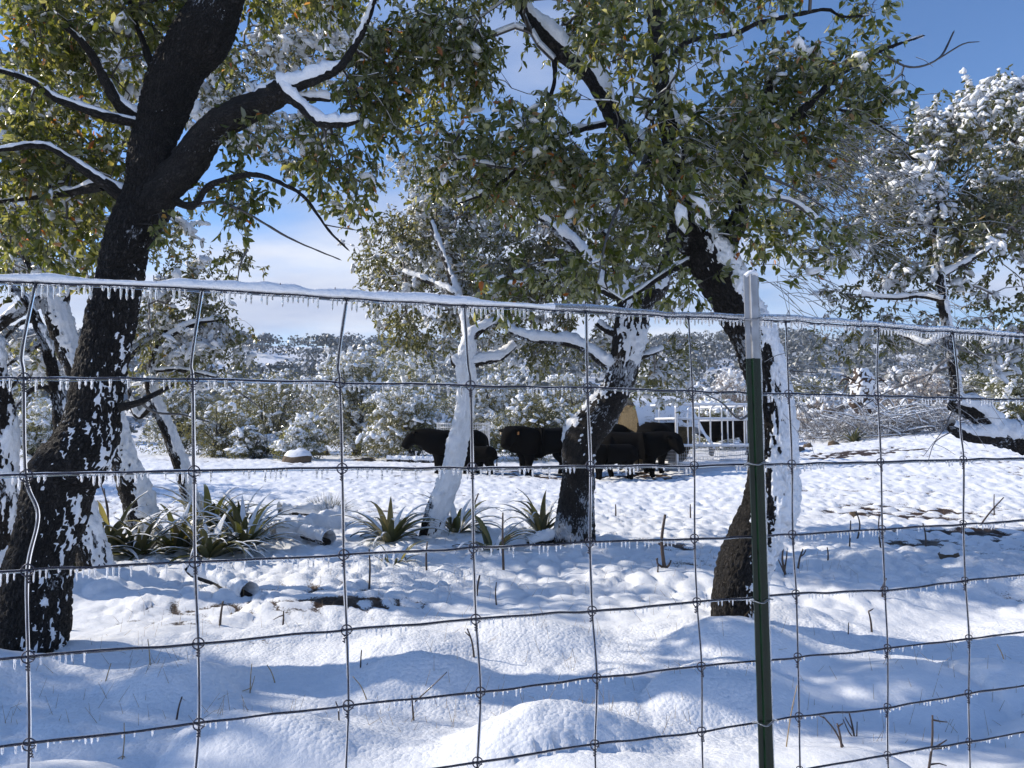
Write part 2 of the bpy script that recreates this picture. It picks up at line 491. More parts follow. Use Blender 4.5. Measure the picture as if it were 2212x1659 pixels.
def relief(x, y):
    """Snow relief and where soil shows."""
    x = np.asarray(x, float); y = np.asarray(y, float)
    far = 1 - smooth(45, 70, y)
    p = np.stack([x, y, 0 * x], -1)
    wob = 0.10 * np.stack([vn(p * 2.3, 1), vn(p * 2.3, 2)], -1)
    xx, yy = x + wob[..., 0], y + wob[..., 1]
    a1 = (0.10 + 0.90 * smooth(4.7, 6.4, y + 0.7 * vn(p * 0.6, 8))) * far
    f1, f2, r1 = cell(xx / 0.21, yy / 0.19, 21)
    dome = np.sqrt(np.clip(1 - (f1 / 0.80) ** 2, 0, 1)) * (0.35 + 0.65 * r1) * (0.45 + 0.55 * smooth(0.0, 0.34, f2 - f1))
    g1, g2, r2 = cell(xx / 0.11, yy / 0.11, 33)
    dome2 = np.sqrt(np.clip(1 - (g1 / 0.8) ** 2, 0, 1)) * (0.3 + 0.7 * r2)
    big = fbm(p * np.array([0.85, 1.05, 1]), 5, 2)
    h = 0.068 * dome * a1 + 0.026 * dome2 * (0.25 + 0.75 * a1) * far
    nearm = 1 - smooth(5.0, 8.0, y)
    e1, e2, re_ = cell(xx / 0.95 + 3.3, yy / 0.75, 57)
    mound = np.clip(1 - (e1 / 0.62) ** 2, 0, 1) ** 2 * re_
    h = h + far * (0.060 * big * (0.40 + 1.0 * nearm) + 0.20 * mound * (0.15 + 0.85 * (1 - smooth(4.3, 5.4, y))))
    # cauliflower crust on the long grass near the fence
    k1, k2, rk = cell(x / 0.11, y / 0.10, 71)
    crust = smooth(-0.15, 0.25, vn(p * 0.62 + 7.7, 3) + 0.5 * smooth(5.6, 4.6, y) * smooth(2.6, 3.6, y) - 0.35)
    grain = crust * (1 - smooth(7.5, 11, y))
    h = h + 0.016 * grain * np.sqrt(np.clip(1 - (k1 / 0.8) ** 2, 0, 1)) * (0.3 + 0.7 * rk)
    bare = 0.66 * (1 - dome) * a1 * smooth(-0.35, 0.45, vn(p * np.array([0.55, 0.9, 1]), 12)) + 0.12 * a1 * vn(p * 3.1, 14)
    for (bx, by, br, bh) in BASES:
        q = ((x - bx) ** 2 + (y - by) ** 2) / br ** 2
        h = h + bh * np.exp(-q)
        bare = bare - 0.25 * np.exp(-q)
    for (bx, by, rx, ry, am) in PATCHES:
        q = ((x - bx) / rx) ** 2 + ((y - by) / ry) ** 2
        s = np.exp(-q * q)
        bare = bare + am * s * (0.66 - 0.75 * dome + 0.45 * vn(p * np.array([4.0, 6.0, 1]), 27))
        h = h - 0.01 * s
    return h, bare, grain


def ground(x, y):
    x = np.asarray(x, float); y = np.asarray(y, float)
    return macro(x, y) + relief(x, y)[0]


def gz(x, y):
    return float(ground(np.array([x]), np.array([y]))[0])


def onground(u, v):
    """Where the sight line of photo point (u, v) meets the ground."""
    cx, cy = (u - 1106.0) / FPX, (829.5 - v) / FPX
    d = np.array([cx, math.cos(PITCH) - cy * math.sin(PITCH), math.sin(PITCH) + cy * math.cos(PITCH)])
    d = d / d[1]
    t = np.geomspace(2.0, 60, 900)
    z = EYE + d[2] * t
    hit = np.nonzero(z < macro(d[0] * t, t) + 0.03)[0]
    y = t[hit[0]] if len(hit) else 40.0
    return np.array([d[0] * y, y, gz(d[0] * y, y)])

# ------------------------------------------------------------------ tree builders
def path(spec):
    """[(u, v, distance, width in photo px)] -> rows of x, y, z, radius."""
    return np.array([[*P(u, v, d), w / 2 / FPX * d] for (u, v, d, w) in spec])


WIND = nrm(np.array([1.0, -0.28, 0.10]))


def limb_geo(rows, k, step, rough=0.0, knob=0.0, flare=0.0, seed=0):
    """Bark surface of one limb: V, faces, bark coordinates, ring normals, paths."""
    q = resample(rows, step)
    C, R = q[:, :3].copy(), np.maximum(q[:, 3], 0.0015)
    S = np.concatenate([[0], np.cumsum(np.linalg.norm(np.diff(C, axis=0), axis=1))])
    if knob:
        j = np.stack([vn(np.stack([S * 3.1, 0 * S + 3.3 * a + seed, 0 * S], -1), seed + a) for a in range(3)], -1)
        C = C + j * (R * knob)[:, None] * smooth(0, 0.25, S)[:, None]
        R = R * (1 + 0.5 * knob * vn(np.stack([S * 4.7, 0 * S + seed, 0 * S], -1), seed + 9))
    if flare:
        R = R * (1 + flare * np.exp(-S / 0.10))
    N = ringnormals(C, k)
    co = np.stack([N[..., 0] * R[:, None], N[..., 1] * R[:, None] + N[..., 2] * R[:, None], np.broadcast_to(S[:, None] * 0.42 + seed, N.shape[:2])], -1)
    rr = np.broadcast_to(R[:, None], N.shape[:2])
    if rough:
        lump = 0.09 * vn(C[:, None] * 0 + np.stack([co[..., 0] * 7, co[..., 1] * 7, S[:, None] * 2.2 + 0 * co[..., 0]], -1), seed + 2)
        f = np.stack([co[..., 0] * 62, co[..., 1] * 62, co[..., 2] * 62], -1)
        ridge = np.abs(vn(f, seed + 3)) + 0.5 * np.abs(vn(f * 2.1, seed + 4))
        th = np.arange(k) / k * 2 * math.pi
        th = (th + math.pi) % (2 * math.pi) - math.pi
        wx = (th[None] * R.mean()) / 0.024 + 0.5 * vn(f * 0.4, seed + 6); wy = S[:, None] / 0.060 + 0 * th[None] + 0.5 * vn(f * 0.4, seed + 7)
        c1, c2, cr = cell(wx, wy, seed + 11)
        plate = smooth(0.02, 0.42, c2 - c1) * (0.55 + 0.45 * cr)
        rr = rr * (1 + lump) + rough * (1.5 * plate - 0.75 - 0.35 * ridge)
    V = C[:, None] + N * rr[..., None]
    return dict(C=C, R=R, S=S, N=N, V=V, co=co)


def limb_mesh(name, g, mat):
    n, k = g['V'].shape[:2]
    V = np.vstack([g['V'].reshape(-1, 3), g['C'][-1:] + (g['C'][-1:] - g['C'][-2:-1]) * 0.5])
    j = np.arange(k); j2 = (j + 1) % k
    F = [gridfaces(n, k), np.stack([(n - 1) * k + j, (n - 1) * k + j2, np.full(k, n * k)], 1)]
    return mesh(name, V, F, mat, True, {'bark_co': np.vstack([g['co'].reshape(-1, 3), g['co'][-1, :1]])})


def snow_on(acc, g, wind, up, th, thick, n1=0.5, f1=9.0, seed=0, prof=None, fine=0.35):
    """Snow plastered on a limb where wind side + upward side + noise pass the threshold."""
    N, V = g['N'], g['V']
    n, k = N.shape[:2]
    thv = th if prof is None else th + np.interp(V[..., 2], prof[0], prof[1])
    nz = fbm(V * np.array([f1, f1, f1 * 0.6]), seed + 40, 2)
    nf = 0.55 * vn(V * np.array([82, 82, 34.0]), seed + 60) + 0.95 * vn(V * np.array([44, 44, 15.0]), seed + 61)
    w = wind * (N @ WIND) + up * N[..., 2] + n1 * nz * 0.5 + fine * nf * 0.5 - thv
    t = np.where(w > 0, 0.0012 + thick * np.clip(w * 1.6, 0, 1) ** 0.6 * (1 + 0.35 * nf + 0.45 * nz + 0.25 * vn(V * 28.0, seed + 90)), -0.012)
    T = V + N * t[..., None] + np.array([0, 0, 0.35]) * (np.clip(t, 0, 1) * np.clip(N[..., 2], 0, 1))[..., None]
    F = gridfaces(n, k)
    ww = w.reshape(-1)
    keep = (ww[F] > -0.02).any(1)
    F = F[keep]
    if len(F) == 0: return
    used = np.unique(F)
    mp_ = np.full(n * k, -1); mp_[used] = np.arange(len(used))
    acc.add(T.reshape(-1, 3)[used], mp_[F])


def grow(skel, attr, seg=0.11, wpath=0.22, jit=0.25, seed=0):
    """Greedy twig growth from skeleton rows (x,y,z,pathlength) to attractors. Returns nodes, parents, tip ids."""
    r = np.random.default_rng(seed)
    n0 = len(skel)
    cap = n0 + len(attr) * 40
    pos = np.zeros((cap, 3)); pl = np.zeros(cap); par = np.full(cap, -1, int)
    pos[:n0] = skel[:, :3]; pl[:n0] = skel[:, 3]
    n = n0
    d0 = np.array([np.min(np.linalg.norm(skel[:, :3] - a, axis=1)) for a in attr])
    tips = []
    for a in attr[np.argsort(d0)]:
        d = np.linalg.norm(pos[:n] - a, axis=1)
        j = int(np.argmin(d + wpath * pl[:n]))
        L = d[j]
        m = min(30, max(2, int(L / seg)))
        base, v = pos[j], a - pos[j]
        side = np.cross(v, r.normal(size=3)); side = side / max(np.linalg.norm(side), 1e-6) * L * 0.14 * r.normal()
        up = np.array([0, 0, 0.10 * L])
        t = (np.arange(1, m + 1) / m)[:, None]
        pts = base + v * t + (side + up) * np.sin(t * math.pi) + r.normal(size=(m, 3)) * seg * jit * 0.5 * (1 - t ** 4)
        pts[-1] = a
        if n + m >= cap: break
        pos[n:n + m] = pts
        par[n] = j; par[n + 1:n + m] = np.arange(n, n + m - 1)
        pl[n:n + m] = pl[j] + t[:, 0] * L
        n += m
        tips.append(n - 1)
    return pos[:n], par[:n], np.array(tips, int), n0


def leaf_arrays(b, d, nv, L, W, curl=0.12):
    """Six-point folded leaves: vertices (n,6,3)."""
    s = nrm(np.cross(nv, d)); nn = np.cross(d, s)
    T = np.array([[0, 0, 0], [0.28, 0.44, 0.10], [0.70, 0.36, 0.06], [1, 0, -curl], [0.70, -0.36, 0.06], [0.28, -0.44, 0.10]])
    T = T[None] * np.stack([L, W, L * 0.9], -1)[:, None]
    return b[:, None] + T[..., 0:1] * d[:, None] + T[..., 1:2] * s[:, None] + T[..., 2:3] * nn[:, None], s, nn


LEAF_F = np.array([[0, 1, 2, 3], [0, 3, 4, 5]])
k6 = np.arange(6)
BLOBV = []
for q in range(4):
    th_ = k6 / 6 * 2 * math.pi
    v_ = np.vstack([np.stack([np.cos(th_), np.sin(th_), 0 * th_ - 0.05], 1), np.stack([0.82 * np.cos(th_ + 0.4), 0.82 * np.sin(th_ + 0.4), 0 * th_ + 0.48], 1), [[0, 0, 0.72]], [[0, 0, -0.22]]])
    v_[:12] *= 1 + 0.22 * rng.normal(size=(12, 1)) * np.array([1, 1, 0.5])
    BLOBV.append(v_)
BLOBV = np.array(BLOBV)
BLOB_F4 = np.stack([k6, (k6 + 1) % 6, 6 + (k6 + 1) % 6, 6 + k6], 1)
BLOB_F3 = np.vstack([np.stack([6 + k6, 6 + (k6 + 1) % 6, np.full(6, 12)], 1), np.stack([(k6 + 1) % 6, k6, np.full(6, 13)], 1)])


def blobs(acc, c, s, r, flat=0.75, along=None):
    """Small snow pillows at c with half-width s."""
    n = len(c)
    if n == 0: return
    B = BLOBV[r.integers(0, 4, n)]
    a = r.random(n) * 6.283
    el = 1 + 0.5 * r.random(n)
    x = B[..., 0] * el[:, None]; y = B[..., 1]
    X = x * np.cos(a)[:, None] - y * np.sin(a)[:, None]; Y = x * np.sin(a)[:, None] + y * np.cos(a)[:, None]
    Zb = B[..., 2] * flat
    if along is not None:
        h = nrm(along * np.array([1, 1, 0.75])); sd = nrm(np.cross(np.array([0, 0, 1.0]) + 0.2 * r.normal(size=h.shape), h)); upv = np.cross(h, sd)
        V = c[:, None] + (x[..., None] * h[:, None] * 1.15 + y[..., None] * sd[:, None] * 0.8 + Zb[..., None] * upv[:, None]) * s[:, None, None]
    else:
        V = c[:, None] + np.stack([X, Y, Zb], -1) * s[:, None, None]
    o = (np.arange(n) * 14)[:, None, None]
    acc.add(V.reshape(-1, 3), [(BLOB_F4[None] + o).reshape(-1, 4), (BLOB_F3[None] + o).reshape(-1, 3)])


LEAF_MESHES = {}


def leaf_proto(mat, q):
    key = (mat, q)
    if key not in LEAF_MESHES:
        V, _, _ = leaf_arrays(np.zeros((1, 3)), np.array([[1.0, 0, 0]]), np.array([[0, 0, 1.0]]), np.array([1.0]), np.array([0.42 + 0.02 * (q % 3)]))
        LEAF_MESHES[key] = mesh("leaf", V[0], LEAF_F, M[mat], True, {'leaf_rnd': np.full(6, (q + 0.5) / 12), 'frost': np.zeros(6)})
    return LEAF_MESHES[key]


def ellipsoids(spec, dens, r, clump=-0.25, cs=2.0, seed=0):
    """Attractors from [(u, v, distance, half width px, half height px, half depth m)], thinned by noise into clumps."""
    out = []
    for (u, v, d, ru, rv, rd) in spec:
        c = P(u, v, d); rad = np.array([ru / FPX * d, rd, rv / FPX * d])
        n = int(dens * 4.19 * rad.prod() ** 1.0 * 1.0) + 2
        p = r.normal(size=(n * 2, 3)); p = nrm(p) * (r.random((n * 2, 1)) ** (1 / 2.4))
        p = c + p * rad
        p = p[vn(p * cs, seed) > clump][:n]
        out.append(p)
    return np.vstack(out)


def oak(label, trunk, limbs, crown, dens, leaf_mat, bark, leaf_len, per, snow=None, leaf_snow=0.0, nparts=0, seed=0, group=None, tk=48, step=0.03, rough=0.004,
        icicles=0, flare=0.25, droop=0.45, name="live_oak", twig_mat='twig', limb_snow=(0.1, 1.0, 0.62, 0.016), clump=-0.25, bare_twigs=(), frost=0.0, blob=(0.018, 0.05), gapseed=None, twig_ice=None, slim=1.0):
    r = np.random.default_rng(100 + seed)
    tr = path(trunk)
    tr[:, 3] *= slim
    base = tr[0, :3].copy()
    rt = root(name, label, "tree", base, group)
    tr = np.vstack([[*(base - (tr[1, :3] - base) * 0.15 - np.array([0, 0, 0.12])), tr[0, 3] * 1.08], tr])
    sn = Acc()
    g = limb_geo(tr, tk, step, rough, 0.10, flare, seed * 7 + 1)
    obj("trunk", limb_mesh("trunk", g, M[bark]), rt)
    if snow: snow_on(sn, g, seed=seed, **snow)
    skel = [np.column_stack([g['C'][::3], g['S'][::3] * 0.15 + 0.4])]
    for i, (spec, *opt) in enumerate(limbs):
        rows = path(spec)
        big = rows[:, 3].max()
        kk = 28 if big > 0.07 else (14 if big > 0.025 else 8)
        gl = limb_geo(rows, kk, 0.035 if big > 0.03 else 0.05, rough * min(1, big / 0.08), 0.35 if big < 0.05 else 0.18, 0, seed * 7 + 20 + i)
        obj("limb", limb_mesh("limb", gl, M[bark if big > 0.02 else twig_mat]), rt)
        ls = opt[0] if opt else limb_snow
        if ls:
            snow_on(sn, gl, ls[0], ls[1], ls[2], ls[3], seed=seed + i, f1=6.0, n1=0.8, fine=0.22)
        skel.append(np.column_stack([gl['C'][1::2], gl['S'][1::2] * 0.25]))
    skel = np.vstack(skel)
    att = ellipsoids(crown, dens, r, clump, 2.6, seed=seed if gapseed is None else gapseed)
    pos, par, tips, n0 = grow(skel, att, seed=seed)
    n = len(pos)
    cnt = np.zeros(n); cnt[tips] = 1
    for i in range(n - 1, n0 - 1, -1):
        if par[i] >= 0: cnt[par[i]] += cnt[i]
    rad = 0.0016 * np.maximum(cnt, 1) ** 0.52
    e = np.arange(n0, n)
    tw = Acc()
    rp = np.where(par[e] >= n0, rad[par[e]], rad[e])
    tw.add(*segments(pos[par[e]], pos[e], np.minimum(rp, 0.05), np.minimum(rad[e], 0.05), 3))
    if leaf_snow or limb_snow:      # a line of snow or ice along the upper side of the twigs
        m_ = (rad[e] > 0.0024) & (vn(pos[e] * 3.0, 77) > 0.15 - (leaf_snow if twig_ice is None else twig_ice))
        q = e[m_]
        tseg = nrm(pos[q] - pos[par[q]])
        flat_ = np.abs(tseg[:, 2]) < 0.8
        q = q[flat_]
        if len(q):
            off = np.array([0, 0, 1.0]) * (rad[q] * 0.9)[:, None]
            sr = rad[q] * 1.0 + 0.0015 + 0.006 * leaf_snow
            sn.add(*segments(pos[par[q]] + off, pos[q] + off, sr, sr, 3))
    # sprays at the tips
    K = 3
    din = nrm(pos[tips] - pos[par[tips]])
    d = np.repeat(din, K, 0) * 0.6 + r.normal(size=(len(tips) * K, 3)) * 0.55 + np.array([0, 0, -droop * 0.6])
    d = nrm(d)
    ln_ = r.uniform(0.09, 0.22, len(d)) * leaf_len / 0.062
    p0 = np.repeat(pos[tips], K, 0)
    p1 = p0 + d * (ln_ * 0.5)[:, None]
    d2 = nrm(d + np.array([0, 0, -droop * 0.7]) + r.normal(size=d.shape) * 0.25)
    p2 = p1 + d2 * (ln_ * 0.5)[:, None]
    tw.add(*segments(np.vstack([p0, p1]), np.vstack([p1, p2]), np.full(2 * len(d), 0.0017), np.full(2 * len(d), 0.0013), 3))
    if len(bare_twigs):             # leafless, ice-coated whips
        for (u, v, dd, ru, rv, rd, nn) in bare_twigs:
            c = P(u, v, dd)
            q = c + r.normal(size=(nn, 3)) * np.array([ru / FPX * dd, rd, rv / FPX * dd]) * 0.6
            dirv = nrm(np.column_stack([r.uniform(0.2, 1, nn), r.normal(size=nn) * 0.4, r.uniform(-0.8, 0.25, nn)]))
            L_ = r.uniform(0.15, 0.45, nn)[:, None]
            a_, b_ = q, q + dirv * L_ * 0.5
            c_ = b_ + nrm(dirv + np.array([0, 0, -0.25])) * L_ * 0.5
            tw.add(*segments(np.vstack([a_, b_]), np.vstack([b_, c_]), np.full(2 * nn, 0.0022), np.full(2 * nn, 0.0015), 3))
            sn.add(*segments(np.vstack([a_, b_]) + [0, 0, 0.0022], np.vstack([b_, c_]) + [0, 0, 0.0022], np.full(2 * nn, 0.0016), np.full(2 * nn, 0.0013), 3))
    o = obj("twigs", tw.mesh("twigs", M[twig_mat]), rt, kind="stuff")
    # leaves
    m_ = per
    t = r.random((len(d), m_)) ** 0.8
    pb = np.where(t[..., None] < 0.5, p0[:, None] + (p1 - p0)[:, None] * (t[..., None] * 2), p1[:, None] + (p2 - p1)[:, None] * (t[..., None] * 2 - 1)).reshape(-1, 3)
    ld = nrm(np.repeat(d2, m_, 0) * 0.5 + r.normal(size=pb.shape) * 0.62 + np.array([0, 0, -droop]))
    lv = nrm(r.normal(size=pb.shape) + np.array([0, 0, 0.35]))
    L = leaf_len * r.uniform(0.6, 1.3, len(pb)); W = L * r.uniform(0.40, 0.54, len(pb))
    lr = np.clip(0.25 + 0.16 * vn(pb * 1.6, seed + 5) + r.normal(size=len(pb)) * 0.17 + 0.2 * (r.random(len(pb)) ** 3), 0, 0.95)
    odd = r.random(len(pb)) < 0.022
    lr[odd] = r.uniform(0.965, 1.0, odd.sum())
    V, s_, n_ = leaf_arrays(pb, ld, lv, L, W)
    single = np.zeros(len(pb), bool)
    if nparts:
        dep = pb[:, 1]
        uu = 1106 + pb[:, 0] / dep * FPX; vv = 931 - (pb[:, 2] - EYE) / dep * FPX
        inside = (uu > 10) & (uu < 2200) & (vv > 5) & (vv < 1500)
        score = np.where(inside, L / dep, -1)
        pick = np.argsort(-score)[:nparts]
        single[pick] = True
        for i in pick:
            lo = obj("leaf", leaf_proto(leaf_mat, int(min(11, lr[i] * 12))), rt)
            lo.matrix_basis = Matrix(((ld[i, 0] * L[i], s_[i, 0] * L[i], n_[i, 0] * L[i], pb[i, 0]), (ld[i, 1] * L[i], s_[i, 1] * L[i], n_[i, 1] * L[i], pb[i, 1]), (ld[i, 2] * L[i], s_[i, 2] * L[i], n_[i, 2] * L[i], pb[i, 2]), (0, 0, 0, 1)))
    k_ = ~single
    Vk = V[k_]
    F = (LEAF_F[None] + (np.arange(len(Vk)) * 6)[:, None, None]).reshape(-1, 4)
    fr = np.clip(frost * (0.6 + 0.8 * r.random(len(Vk))), 0, 0.85) * (r.random(len(Vk)) < 0.5)
    obj("foliage", mesh("foliage", Vk, F, M[leaf_mat], True, {'leaf_rnd': np.repeat(lr[k_], 6), 'frost': np.repeat(fr, 6)}), rt, kind="stuff")
    if leaf_snow:
        sel = (r.random(len(pb)) < leaf_snow * 2.0 * smooth(-0.05, 0.45, vn(pb * np.array([2.6, 2.6, 4.5]), seed + 31))) & (vn(pb * 1.1, seed + 33) > -0.6)
        s2 = r.uniform(*blob, sel.sum()) * (0.7 + 0.6 * r.random(sel.sum()))
        blobs(sn, pb[sel] + ld[sel] * (L[sel] * 0.4)[:, None] + np.array([0, 0, 0.004]), s2, r, 0.95, ld[sel])
    if sn.n: obj("snow", sn.mesh("snow", M['snow']), rt, kind="stuff" if leaf_snow else None)
    if icicles:
        ii = r.integers(0, len(pb), icicles)
        tip = pb[ii] + ld[ii] * L[ii][:, None] * r.uniform(0.5, 1.0, (icicles, 1))
        le = r.uniform(0.008, 0.026, icicles)
        V, F = segments(tip, tip + np.array([0.0, 0.0, -1.0]) * le[:, None] + r.normal(size=tip.shape) * 0.0006, np.full(icicles, 0.0019), np.full(icicles, 0.0009), 4)
        obj("icicles", mesh("icicles", V, F, M['ice']), rt, kind="stuff")
    return rt


# feet of the trunks, measured in the photo, set drifts before the ground is laid
FEET = {}
for key, (u, v, br, bh) in {'left_oak': (62, 1415, 0.45, 0.05), 'behind_left': (205, 1250, 0.40, 0.07), 'curved': (305, 1172, 0.45, 0.07), 'edge': (-8, 1262, 0.4, 0.05),
                            'thin_left': (430, 1150, 0.35, 0.05), 'thin_snowy': (925, 1168, 0.4, 0.05), 'middle': (1238, 1182, 0.5, 0.06), 'right_oak': (1587, 1372, 0.35, 0.03)}.items():
    p = onground(u, v)
    FEET[key] = p[1]
    BASES.append((p[0] + 0.12, p[1], br, bh))
p = onground(1690, 1345); BASES.append((p[0], p[1] + 0.1, 0.38, 0.12))          # drift right of the right oak
p = onground(1430 + 60, 1265); BASES.append((p[0], p[1], 0.35, 0.05))
p = onground(1880, 1225); BASES.append((p[0], p[1], 0.36, 0.14))                # rounded mounds
p = onground(2110, 1240); BASES.append((p[0], p[1], 0.26, 0.10))
p = onground(700, 1620); BASES.append((p[0], p[1], 0.30, 0.07))
p = onground(300, 1560); BASES.append((p[0], p[1], 0.40, 0.06))
for (u, v, ru, rv, am) in [(1950, 1108, 150, 14, 1.0), (2080, 1150, 140, 9, 0.8), (1780, 1150, 80, 10, 0.7), (1960, 1175, 90, 8, 0.7), (330, 1345, 150, 16, 0.75), (430, 1310, 120, 10, 0.6), (690, 1320, 140, 12, 0.7),
                           (850, 1312, 120, 12, 0.7), (560, 1385, 130, 8, 0.5), (1130, 1025, 70, 7, 1.0), (1210, 1030, 60, 7, 0.9), (1350, 1028, 110, 9, 0.8), (1480, 1030, 70, 6, 0.5), (1800, 985, 120, 7, 0.8), (1900, 978, 160, 6, 0.7),
                           (760, 992, 60, 5, 0.6), (1440, 1185, 60, 8, 0.6), (2190, 1170, 60, 10, 0.7), (1080, 1090, 60, 6, 0.5), (600, 1065, 90, 5, 0.4)]:
    p = onground(u, v)
    y2 = onground(u, v - rv)[1]
    PATCHES.append((p[0], p[1], ru / FPX * p[1], max(0.15, (y2 - p[1])), am))

# ------------------------------------------------------------------ the ground sheet
sv = np.concatenate([[-2.1, -1.45, -1.15], np.linspace(-1, 1, 540), [1.15, 1.45, 2.1]])
ys = [-60, -20, -8, -4]
y = -2.0
while y < 62:
    ys.append(y); y += 0.0056 * (max(y, 0) + 2.4) if 2.2 < y else 0.10
while y < 425:
    ys.append(y); y *= 1.035
ys = np.array(ys)
Y = np.repeat(ys[:, None], len(sv), 1)
X = sv[None] * (np.maximum(Y, 0) + 3.0) * 0.82
hh, bare_, grain_ = relief(X, Y)
Z = macro(X, Y) + hh
obj("ground", mesh("ground", np.stack([X, Y, Z], -1), gridfaces(len(ys), len(sv), False)[:, ::-1], M['ground'], True, {'bare': bare_.ravel(), 'grain': grain_.ravel()}), kind="structure")

oak("oak just beyond the left edge of the view that shades the foreground snow",
    [(-1900, 1500, 5.6, 120), (-1880, 1200, 5.6, 105), (-1850, 900, 5.6, 95), (-1800, 600, 5.6, 80), (-1760, 300, 5.6, 60)],
    [([(-1780, 500, 5.6, 46), (-1600, 250, 5.5, 30), (-1480, 80, 5.4, 18)],), ([(-1800, 560, 5.6, 44), (-2000, 250, 5.7, 28), (-2100, 50, 5.8, 16)],)],
    [(-1700, 60, 5.4, 420, 200, 1.1), (-1450, 250, 5.2, 250, 150, 0.9), (-1950, 150, 5.8, 300, 200, 1.0)],
    60, 'leaf', 'bark_rime', 0.066, 6, leaf_snow=0.10, seed=21, tk=40, step=0.05, rough=0.01)
oak("oak left of the view that shades the far left pasture",
    [(-380, 1040, 17.0, 44), (-390, 900, 17.0, 38), (-370, 760, 17.0, 32), (-360, 640, 17.0, 26)],
    [([(-370, 700, 17.0, 18), (-300, 600, 16.8, 12), (-260, 540, 16.6, 7)],), ([(-370, 720, 17.0, 18), (-450, 620, 17.0, 12), (-500, 560, 17.0, 7)],)],
    [(-360, 560, 16.8, 190, 110, 1.9), (-260, 680, 16.6, 110, 70, 1.4)], 16, bark='bark_rime', per=8, leaf_snow=0.2, seed=22, leaf_mat='leaf_back', leaf_len=0.085, twig_mat='twig_rime', tk=24, step=0.08)

# ------------------------------------------------------------------ far wooded hillside (one mass nobody could count)
def crown_quads(r, n, squash=0.75, q=0.16):
    p = nrm(r.normal(size=(n, 3))) * (0.8 + 0.25 * r.random((n, 1))) * np.array([1, 1, squash])
    p[:, 2] = np.abs(p[:, 2]) * 1.25 - 0.25
    lump = 1 + 0.28 * vn(p * 2.2 + r.random(3) * 20, 3)
    p = p * lump[:, None]
    nv = nrm(nrm(p) + r.normal(size=(n, 3)) * 0.7)
    a = nrm(np.cross(nv, r.normal(size=(n, 3)))); b_ = np.cross(nv, a)
    s = q * r.uniform(0.6, 1.5, n)[:, None]
    V = np.stack([p + a * s, p + b_ * s * 0.7, p - a * s, p - b_ * s * 0.7], 1)
    fro = np.clip(0.05 + 0.42 * np.clip(nv[:, 2], 0, 1) * r.random(n) + 0.25 * (r.random(n) < 0.10), 0, 0.8)
    return V, fro


def hillside():
    r = np.random.default_rng(3)
    prot = [crown_quads(r, 60, q=0.14) for _ in range(6)]
    a = Acc()
    N = 2900
    y = 70 + 205 * r.random(N) ** 0.85
    x = r.uniform(-0.86, 0.86, N) * y
    dens = vn(np.stack([x / 24, y / 20, 0 * x], -1), 9)
    keep = (dens > -0.45) & ~((y > 228) & (np.abs(x / y + 0.29) < 0.07))
    x, y = x[keep], y[keep]
    z = macro(x, y)
    for q in range(6):
        m_ = r.integers(0, 6, len(x)) == q
        n = m_.sum()
        V, fr = prot[q]
        R = r.uniform(1.7, 3.4, n)
        th = r.random(n) * 6.283
        c, s = np.cos(th)[:, None, None], np.sin(th)[:, None, None]
        W = np.stack([V[None, ..., 0] * c - V[None, ..., 1] * s, V[None, ..., 0] * s + V[None, ..., 1] * c, V[None, ..., 2] + 0 * c], -1) * R[:, None, None, None]
        W = W + np.stack([x[m_], y[m_], z[m_] + 0.75 * R], -1)[:, None, None, :]
        F = (np.arange(4)[None] + 4 * np.arange(n * len(V))[:, None])
        tone = np.clip(r.random((n, 1)) * 0.8 + 0.15 * r.random((n, len(V))), 0, 1)
        frr = np.clip(fr[None] * r.uniform(0.7, 1.5, (n, 1)), 0, 0.85)
        a.add(W.reshape(-1, 3), F, leaf_rnd=np.repeat(tone.ravel(), 4), frost=np.repeat(frr.ravel(), 4))
    obj("woods", a.mesh("woods", M['woods'], False), kind="stuff", label="frosted oak and juniper woods covering the distant hillside", cat="woods")


hillside()


